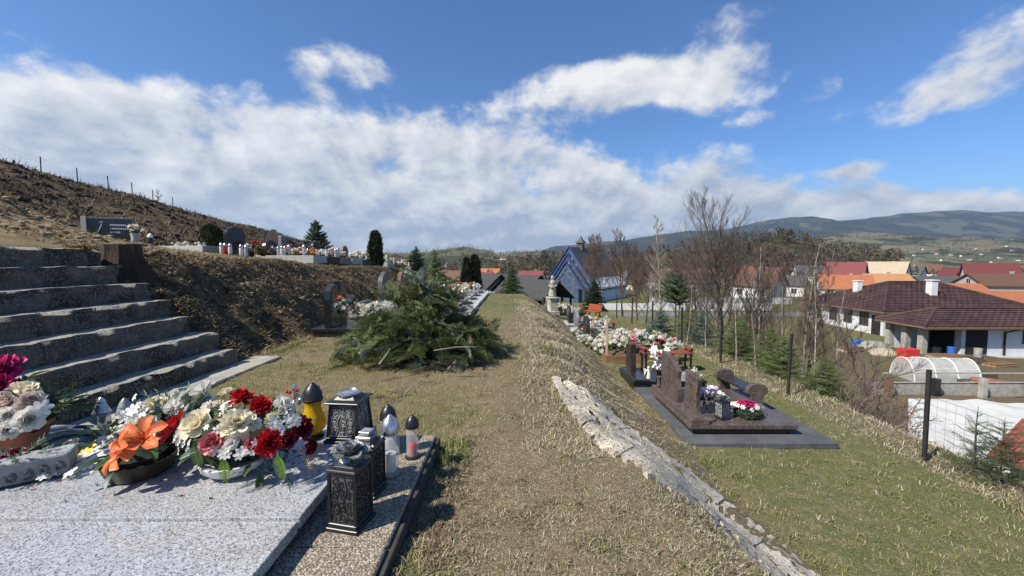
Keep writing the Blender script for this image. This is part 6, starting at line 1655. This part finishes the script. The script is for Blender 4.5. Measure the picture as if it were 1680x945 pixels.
# things round the house
M_tarpb = mat('blue_plastic', (.03, .13, .42), .5, .2, 4)
mb = MB(); mb.lathe([(1.0, 0), (1.1, .1), (1.1, 1.9), (.95, 2.1), (.3, 2.2)], 16)
tag(mb.build('blue_tank', M_tarpb, None, (42.2, 42.6, -7.15), smooth=True), 'round blue plastic tank inside the porch of brown roofed house', 'tank')
tag(MB().box((0, 0, .9), (1.7, .5, 2.0)).build('blue_tarp_sheet', M_tarpb, None, (40.9, 42.0, -7.2), bev=.04), 'upright blue sheet leaning behind the porch pillars', 'tarp')
tag(MB().blob((0, 0, .35), (.6, .5, .4), 4, 10, 6, .3).build('blue_tarp', M_tarpb, None, on(*at(1407, 556, 41)[:2])), 'crumpled blue tarp on the yard left of porch', 'tarp')
p = at(1489, 590, 33.5); mb = MB(); mb.box((0, 0, .55), (1.2, .8, 1.5), 0, (1.04, 1.04)); rb = thing('red_crate', 'red upright crate with white panel left of the polytunnel', 'crate', on(p.x, 33.5)); mb.build('box', mat('red_plastic', (.55, .04, .03), .5, .15, 4), rb, bev=.04); MB().box((.2, -.43, .45), (.7, .05, .5)).build('white_panel', WH, rb)
# building materials lying about the yard
def heap(label, px, py, Y, r, m, nm, cat, seed): p = at(px, py, Y); tag(MB().blob((0, 0, 0), (r, r * .8, r * .42), seed, 16, 8, .16).build(nm, m, None, on(p.x, Y), smooth=2), label, cat)
heap('grey gravel heap in the yard before the pillars', 1432, 560, 40.5, 1.6, mat('gravel', (.27, .25, .21), .95, .3, 4, bump=1, bscale=9), 'gravel_heap', 'heap', 3)
heap('pale sand heap left of the red crate', 1450, 575, 37, 1.3, mat('sand', (.40, .34, .24), .95, .2, 4, bump=.8, bscale=9), 'sand_heap', 'heap', 4)
heap('brown brush heap right of the wing wall in the garden', 1598, 590, 34, 1.0, mat('brush_brown', (.06, .045, .035), .95, .4, 6, bump=1, bscale=9), 'brush_heap', 'heap', 5)
for k, (px, py, Y, rz, n_) in enumerate(((1395, 566, 38, .4, 4), (1550, 588, 35.6, -.1, 3), (1640, 600, 33, .2, 2))):
    p = at(px, py, Y); ps = thing('plank_stack', ['board stack left of the gravel heap', 'board stack before the dark doorway', 'low board stack at right of the garden'][k], 'planks', on(p.x, Y), rz)
    for j in range(n_):
        for i in range(3): MB().box((.05 * j, -.3 + i * .3, .08 + j * .11), (2.6, .26, .09)).build('plank', (M_plank, M_pil, M_wood)[(k + j) % 3], ps)
for k, (px, Y) in enumerate(((1536, 36.3), (1560, 36.5), (1604, 36.2))): tag(MB().lathe([(.28, 0), (.3, .05), (.28, .5), (.3, .85), (.1, .88)], 12).build('barrel', (M_blackm, M_tarpb, M_pil)[k], None, on(at(px, 585, Y).x, Y), smooth=True), ['black barrel by the porch corner', 'blue barrel by the wing doorway', 'grey barrel by the downpipe'][k], 'barrel')
# polytunnel
pt = thing('polytunnel', 'translucent plastic polytunnel with white hoops in the garden', 'polytunnel', on(at(1532, 620, 29).x, 29), radians(-6))
M_poly = mat('cloudy_plastic', (.62, .63, .60), .35, .1, 3, alpha=.5, bump=.4, bscale=6); n = 14; mb = MB(); L = 4.3; rr_ = 1.05
vs = [(x, rr_ * cos(pi * k / n), 1.55 * sin(pi * k / n)) for x in np.linspace(-L / 2, L / 2, 7) for k in range(n + 1)]
mb.add(vs, [(i * (n + 1) + k, i * (n + 1) + k + 1, (i + 1) * (n + 1) + k + 1, (i + 1) * (n + 1) + k) for i in range(6) for k in range(n)] + [tuple(range(n + 1)), tuple(6 * (n + 1) + k for k in range(n + 1))]); mb.build('plastic_cover', M_poly, pt, smooth=True)
for x in np.linspace(-L / 2, L / 2, 4): MB().tube([(x, (rr_ + .02) * cos(pi * k / n), 1.57 * sin(pi * k / n)) for k in range(n + 1)], .045, 6).build('hoop', M_white, pt, smooth=True)
for k in (3, 7, 11): MB().tube([(-L / 2, rr_ * cos(pi * k / n), 1.55 * sin(pi * k / n)), (L / 2, rr_ * cos(pi * k / n), 1.55 * sin(pi * k / n))], .02, 5).build('rail', M_white, pt)
# concrete well ring
wl = thing('well_ring', 'round concrete well ring with reddish lid in the garden', 'well', on(at(1626, 636, 26.5).x, 26.5))
MB().lathe([(.95, -.2), (.95, .62), (.8, .62), (.8, .3)], 20).build('ring', M_lgrey, wl, smooth=True); MB().lathe([(.97, .62), (1.0, .68), (.5, .76), (.1, .78)], 20).build('lid', mat('rust_lid', (.30, .10, .06), .7, .3, 4), wl, smooth=True)
for k in range(3):
    x, Y = at((1560, 1585, 1650)[k], 622, 28).x, (28.5, 27.6, 29.5)[k]
    tag(MB().box((0, 0, .15), (1.5, .9, .5)).build('garden_bed', mat('bed_board', (.07, .055, .042), .9, .3, 3), None, on(x, Y), bev=.04), ['dark raised bed right of the polytunnel', 'small dark box at the polytunnel corner', 'raised bed near the well ring'][k], 'garden bed')
# white plastic sheet and wall by the building plot
ws = thing('white_sheet', 'big white plastic sheet spread over the ground right of fence post', 'sheet', on(27, 19.5)); o0 = ws.location
n = 26; vs = []
for j in range(n + 1):
    for i in range(n + 1):
        px = 1490 + 330 * i / n; py = 655 + 105 * j / n + 8 * sin(i * .9); Y = 24.0 - 8.2 * j / n; p = at(px, py, Y); x = p.x
        vs.append((x - o0.x, Y - o0.y, H(x, Y) + .14 + .22 * float(fbm(np.array([x * .7]), np.array([Y * .5]), 61, 4)[0]) - o0.z))
MB().add(vs, [(j * (n + 1) + i, j * (n + 1) + i + 1, (j + 1) * (n + 1) + i + 1, (j + 1) * (n + 1) + i) for j in range(n) for i in range(n)]).build('sheet', mat('white_membrane', (.55, .54, .50), .6, .1, 1, bump=.4, bscale=5), ws, smooth=2)
rw = thing('rail_fence', 'low rail with stub posts along the back of the white sheet', 'fence', on(26, 25))
for k in range(6): MB().box((-2 + k * 3.0, 0, .5), (.3, .3, 1.3)).build('post', (M_plank, M_blackm, M_pil)[k % 3], rw)
MB().box((5.5, 0, 1.5), (16, .06, .08)).build('rail', M_pil, rw); MB().box((6, .5, .3), (17, .25, .9)).build('low_wall', M_pil, rw)
p = at(1672, 735, 12.5); sh = thing('garden_shed', 'rusty red roof of a low shed at the right edge', 'shed', on(p.x + 3.0, 12.5), radians(20))
zr = p.z - sh.location.z - .35
mb = MB(); mb.box((0, 0, zr / 2 - .4), (3.6, 3, zr)); mb.build('wall', BG, sh)
mb = MB(); mb.prism([(-2.3, zr - .5), (0, zr + .5), (2.3, zr - .5), (2.3, zr - .38), (0, zr + .62), (-2.3, zr - .38)], -1.9, 1.9); mb.build('roof', roofmat('rust', (.26, .075, .05)), sh)

# ------------------------------------------------------------------ church
cp = at(934, 497, 92)
ch = thing('church', 'modern church with steep dark roof, nested blue gables and little bell turret', 'church', (cp.x, 92, cp.z), radians(-34))
M_blue = mat('blue_steel', (.025, .042, .16), .45, .15, 2); M_glz = mat('blue_glazing', (.07, .10, .15), .15, .3, 1.5, spec=.7); M_slate = roofmat('slate', (.075, .075, .08)); M_chw = wallmat('church', (.58, .61, .66))
W2, HE, HA, LN = 6.9, 4.2, 12.6, 20
def chevron(mb, k, y0, y1, th):
    """an upside-down V band: k scales the gable"""
    w, ap = W2 * k, HE + (HA - HE) * k; e = 3.6
    for sd in (-1, 1):
        P_ = [(0, ap), (sd * w, HE - 1.2 + (1 - k) * 1.0), (sd * (w - th), HE - 1.2 + (1 - k) * 1.0), (0, ap - th * 1.35)]
        mb.prism(P_ if sd > 0 else P_[::-1], y0, y1)
mb = MB(); chevron(mb, 1.04, .8, LN, .5); mb.build('roof', M_slate, ch)
ro = ch.children[-1]
mb = MB(); mb.prism([(-W2, -1.5), (W2, -1.5), (W2, HE - .5), (0, HA - .7), (-W2, HE - .5)], 1.6, LN - .5); mb.build('wall', M_chw, ch)
for k, y in ((1.06, -.6), (.86, -1.3), (.66, -2.0)):
    mb = MB(); chevron(mb, k, y, y + .5, .24); mb.build('blue_gable', M_blue, ch)
    mb = MB(); chevron(mb, k - .055, y + .25, y + .55, .95); mb.build('glazing', M_glz, ch)
MB().prism([(-3.0, -1.5), (3.0, -1.5), (3.0, 4), (0, 8.0), (-3.0, 4)], -1.6, 1.5).build('glass_front', M_glz, ch)
for x in (-5.4, -3.4, 3.4, 5.4): MB().box((x, .2, 1.6), (.55, .6, 5)).build('pillar', WH, ch)
tu = MB(); tu.box((0, 6, HA + .5), (1.5, 1.5, 1.9)); tt_ = tu.build('turret', M_slate, ch)
tu = MB(); tu.lathe([(1.5, HA + 1.4), (.75, HA + 2.1), (.05, HA + 3.1)], 4, (0, 6, 0), ph=pi / 4); tu.build('turret_roof', M_slate, tt_)
MB().tube([(0, 6, HA + 3.0), (0, 6, HA + 4.4)], .05, 5).build('spire', M_chrome, tt_); 
for x in (5.2, 3.6): thuja('thuja', f'small clipped thuja at the church porch, {"right" if x > 5 else "left"} one', (cp.x + x, 86, cp.z - .3), 2.6, .55, int(x * 9), M_thu)
MB_ = MB(); MB_.box((0, 0, .3), (34, .5, 1.6)); tag(MB_.build('lot_wall', WH, None, (cp.x + 18, 74, -7.3)), 'long low white wall between church and street', 'wall')
MB_ = MB(); MB_.box((0, 0, .4), (30, .4, 1.9)); tag(MB_.build('yard_wall', wallmat('yard', (.50, .50, .48)), None, (44, 84, -7.4), bev=.02), 'grey yard wall behind the bare trees', 'wall')
rd = MB(); rd.box((38, 66, -7.22), (90, 5, .12)); tag(rd.build('road', mat('pale_asphalt', (.16, .155, .15), .9, .1, 1)), kind='structure')
# ------------------------------------------------------------------ funeral hall: three dark gabled roofs in a row
M_bit = mat('dark_bitumen_roof', (.050, .048, .047), .85, .15, 2, bump=.3)
M_dw = mat('dark_timber', (.035, .025, .02), .8, .3, 4)
fh = thing('funeral_hall', 'low hall with three dark gable roofs and open porch below path', 'building', (0, 0, 0))
def roofblock(px, py, Y, half, rise, L, porch):
    """apex of the front gable at a picture point; the gable faces local -Y, the ridge runs back along local +Y"""
    ap = at(px, py, Y); M = Matrix.Translation(ap) @ Matrix.Rotation(radians(36), 4, 'Z'); mb = MB(); e = .14
    for sd in (-1, 1):
        P_ = [(0, 0), (sd * half, -rise), (sd * half, -rise - .2), (0, -.2)]; mb.prism(P_ if sd < 0 else P_[::-1], 0, L, M)
    r = mb.build('roof', M_bit, fh)
    for sd in (-1, 1):
        P_ = [(0, .05), (sd * half * 1.02, -rise + .05), (sd * half * 1.02, -rise - .26), (0, -.28)]; MB().prism(P_ if sd < 0 else P_[::-1], -.09, -.01, M).build('bargeboard', WH if porch and sd > 0 else M_dw, r)
    y0 = 2.6 if porch else .7; zb = H(ap.x, Y) - ap.z - 1.5; a = half * .86
    MB().prism([(-a, zb), (a, zb), (a, -rise * .9), (0, -.25), (-a, -rise * .9)], y0, L - .3, M).build('wall', M_dw if porch else BG, fh)
    if porch:
        for x in (-a, -a * .35, a * .35, a): MB().prism([(x - .1, zb), (x + .1, zb), (x + .1, -rise + .05), (x - .1, -rise + .05)], .35, .55, M).build('post', M_dw, fh)
roofblock(919, 460, 46, 2.5, 2.05, 6, True); roofblock(887, 452, 53, 3.1, 2.6, 12, False); roofblock(822, 450, 58, 2.8, 2.3, 7, False)
# street lamps by the church
for k, (px, top, Y) in enumerate(((988, 436, 48), (941, 446, 60))):
    X = (px - 840) / FPX * Y; z = H(X, Y); h = at(px, top, Y).z - z; lp = thing('street_lamp', ['tall curved street lamp among the reddish bare trees', 'grey lamp post before the church front'][k], 'lamp', (X, Y, z))
    MB().tube([(0, 0, -.2), (0, 0, h * .8), (-.15, 0, h * .93), (-.7, 0, h), (-1.3, 0, h * .97)], .06, 6).build('pole', M_grey, lp, smooth=True); MB().box((-1.5, 0, h * .965), (.6, .22, .1)).build('lamp_head', M_grey, lp, bev=.02)
# green wire panels near the hall
fence('green_fence', 'green wire panel fence before the church lot', [(x, 50, H(x, 50)) for x in (6.5, 9, 11.5, 14, 17)], 1.8, mat('green_paint', (.05, .16, .10), .6, .2, 4), 1.6, (.3, .3), .04, .006)

# ------------------------------------------------------------------ far woods: crowns on the nearer hills and in the village
def woods(name, label, pts, seed, m, hmin, hmax):
    """loose tree crowns: a trunk and a tuft of twig-like faces for each"""
    q = np.random.RandomState(seed); Vs = []; 
    for (x, y, z) in pts:
        h = q.uniform(hmin, hmax); n = 34; ph = q.rand(n) * 6.28; t = q.rand(n); r = h * .30 * np.sqrt(q.rand(n)) * np.sin(np.pi * (.25 + .72 * t))
        p = np.stack([x + r * np.cos(ph), y + r * np.sin(ph), z + h * (.22 + .75 * t)], 1); d = np.stack([np.cos(ph) * .45, np.sin(ph) * .45, .4 + .6 * q.rand(n)], 1) * (h * .17)
        w = np.stack([-np.sin(ph), np.cos(ph), 0 * ph], 1) * h * .05 * (.5 + q.rand(n))[:, None]
        Vs.append(np.stack([p - w, p + w, p + d], 1).reshape(-1, 3)); s = h * .012
        Vs.append(np.array([[x - s, y, z - 1], [x + s, y, z - 1], [x, y, z + h * .9]]))
    V = np.concatenate(Vs); F = np.arange(len(V)).reshape(-1, 3); C = np.repeat(.6 + .8 * q.rand(len(F)), 3)[:, None] * np.array([1, .97, .92])
    return tag(link(name, npmesh(name, V, F, m, C)), label, 'woodland', kind='stuff')
M_wb = mat('winter_wood', (.085, .064, .048), .9, .35, .03, col2=(.12, .10, .055), attr='Col'); M_wg = mat('evergreen_wood', (.032, .042, .024), .9, .35, .03, attr='Col')
def drop(x, y): return (x, y, float(Hall(np.array([x]), np.array([y]))[0]))
q = np.random.RandomState(4)
pts = [drop((px - 840) / FPX * Y, Y) for px, Y in zip(q.uniform(1040, 1480, 520), q.uniform(300, 440, 520))]; woods('winter_woodland', 'leafless wood covering the near hill behind the village', pts, 1, M_wb, 7, 13)
pts = [drop((px - 840) / FPX * Y, Y) for px, Y in zip(q.uniform(720, 1090, 360), q.uniform(310, 430, 360))]; woods('winter_woodland', 'leafless wood on the low hill behind the church', pts, 2, M_wb, 6, 11)
pts = [drop((px - 840) / FPX * Y, Y) for px, Y in zip(np.concatenate([q.uniform(1180, 1300, 60), q.uniform(880, 960, 40)]), q.uniform(300, 420, 100))]; woods('evergreen_woodland', 'dark evergreen patches on the near hills', pts, 3, M_wg, 8, 14)
pts = [drop((px - 840) / FPX * Y, Y) for px, Y in zip(q.uniform(740, 1700, 260), q.uniform(115, 290, 260))]; woods('village_trees', 'bare garden trees scattered through the village', pts, 4, M_wb, 4, 8)
pts = [drop((px - 840) / FPX * Y, Y) for px, Y in zip(q.uniform(560, 920, 700), q.uniform(1150, 1750, 700))]; woods('far_woodland', 'far woods on the hills left of the church', pts, 5, M_wb, 6, 13)
pts = [drop((px - 840) / FPX * Y, Y) for px, Y in zip(q.uniform(1250, 1720, 900), q.uniform(1500, 2900, 900))]; woods('far_woodland', 'far hedges and woods on the slopes at right', pts, 6, M_wg, 8, 16)

# ================================================================== HAZE
hz_ = MB(); hz_.box((500, 4300, 395), (19000, 10500, 1010)); hzm = bpy.data.materials.new('haze_air'); hzm.use_nodes = True; hn = hzm.node_tree; hn.nodes.clear()
pv = hn.nodes.new('ShaderNodeVolumePrincipled'); pv.inputs['Color'].default_value = (.55, .74, 1.0, 1); pv.inputs['Density'].default_value = 5.5e-5; pv.inputs['Anisotropy'].default_value = .2
hn.links.new(pv.outputs[0], hn.nodes.new('ShaderNodeOutputMaterial').inputs['Volume'])
tag(hz_.build('haze', hzm), kind='stuff')
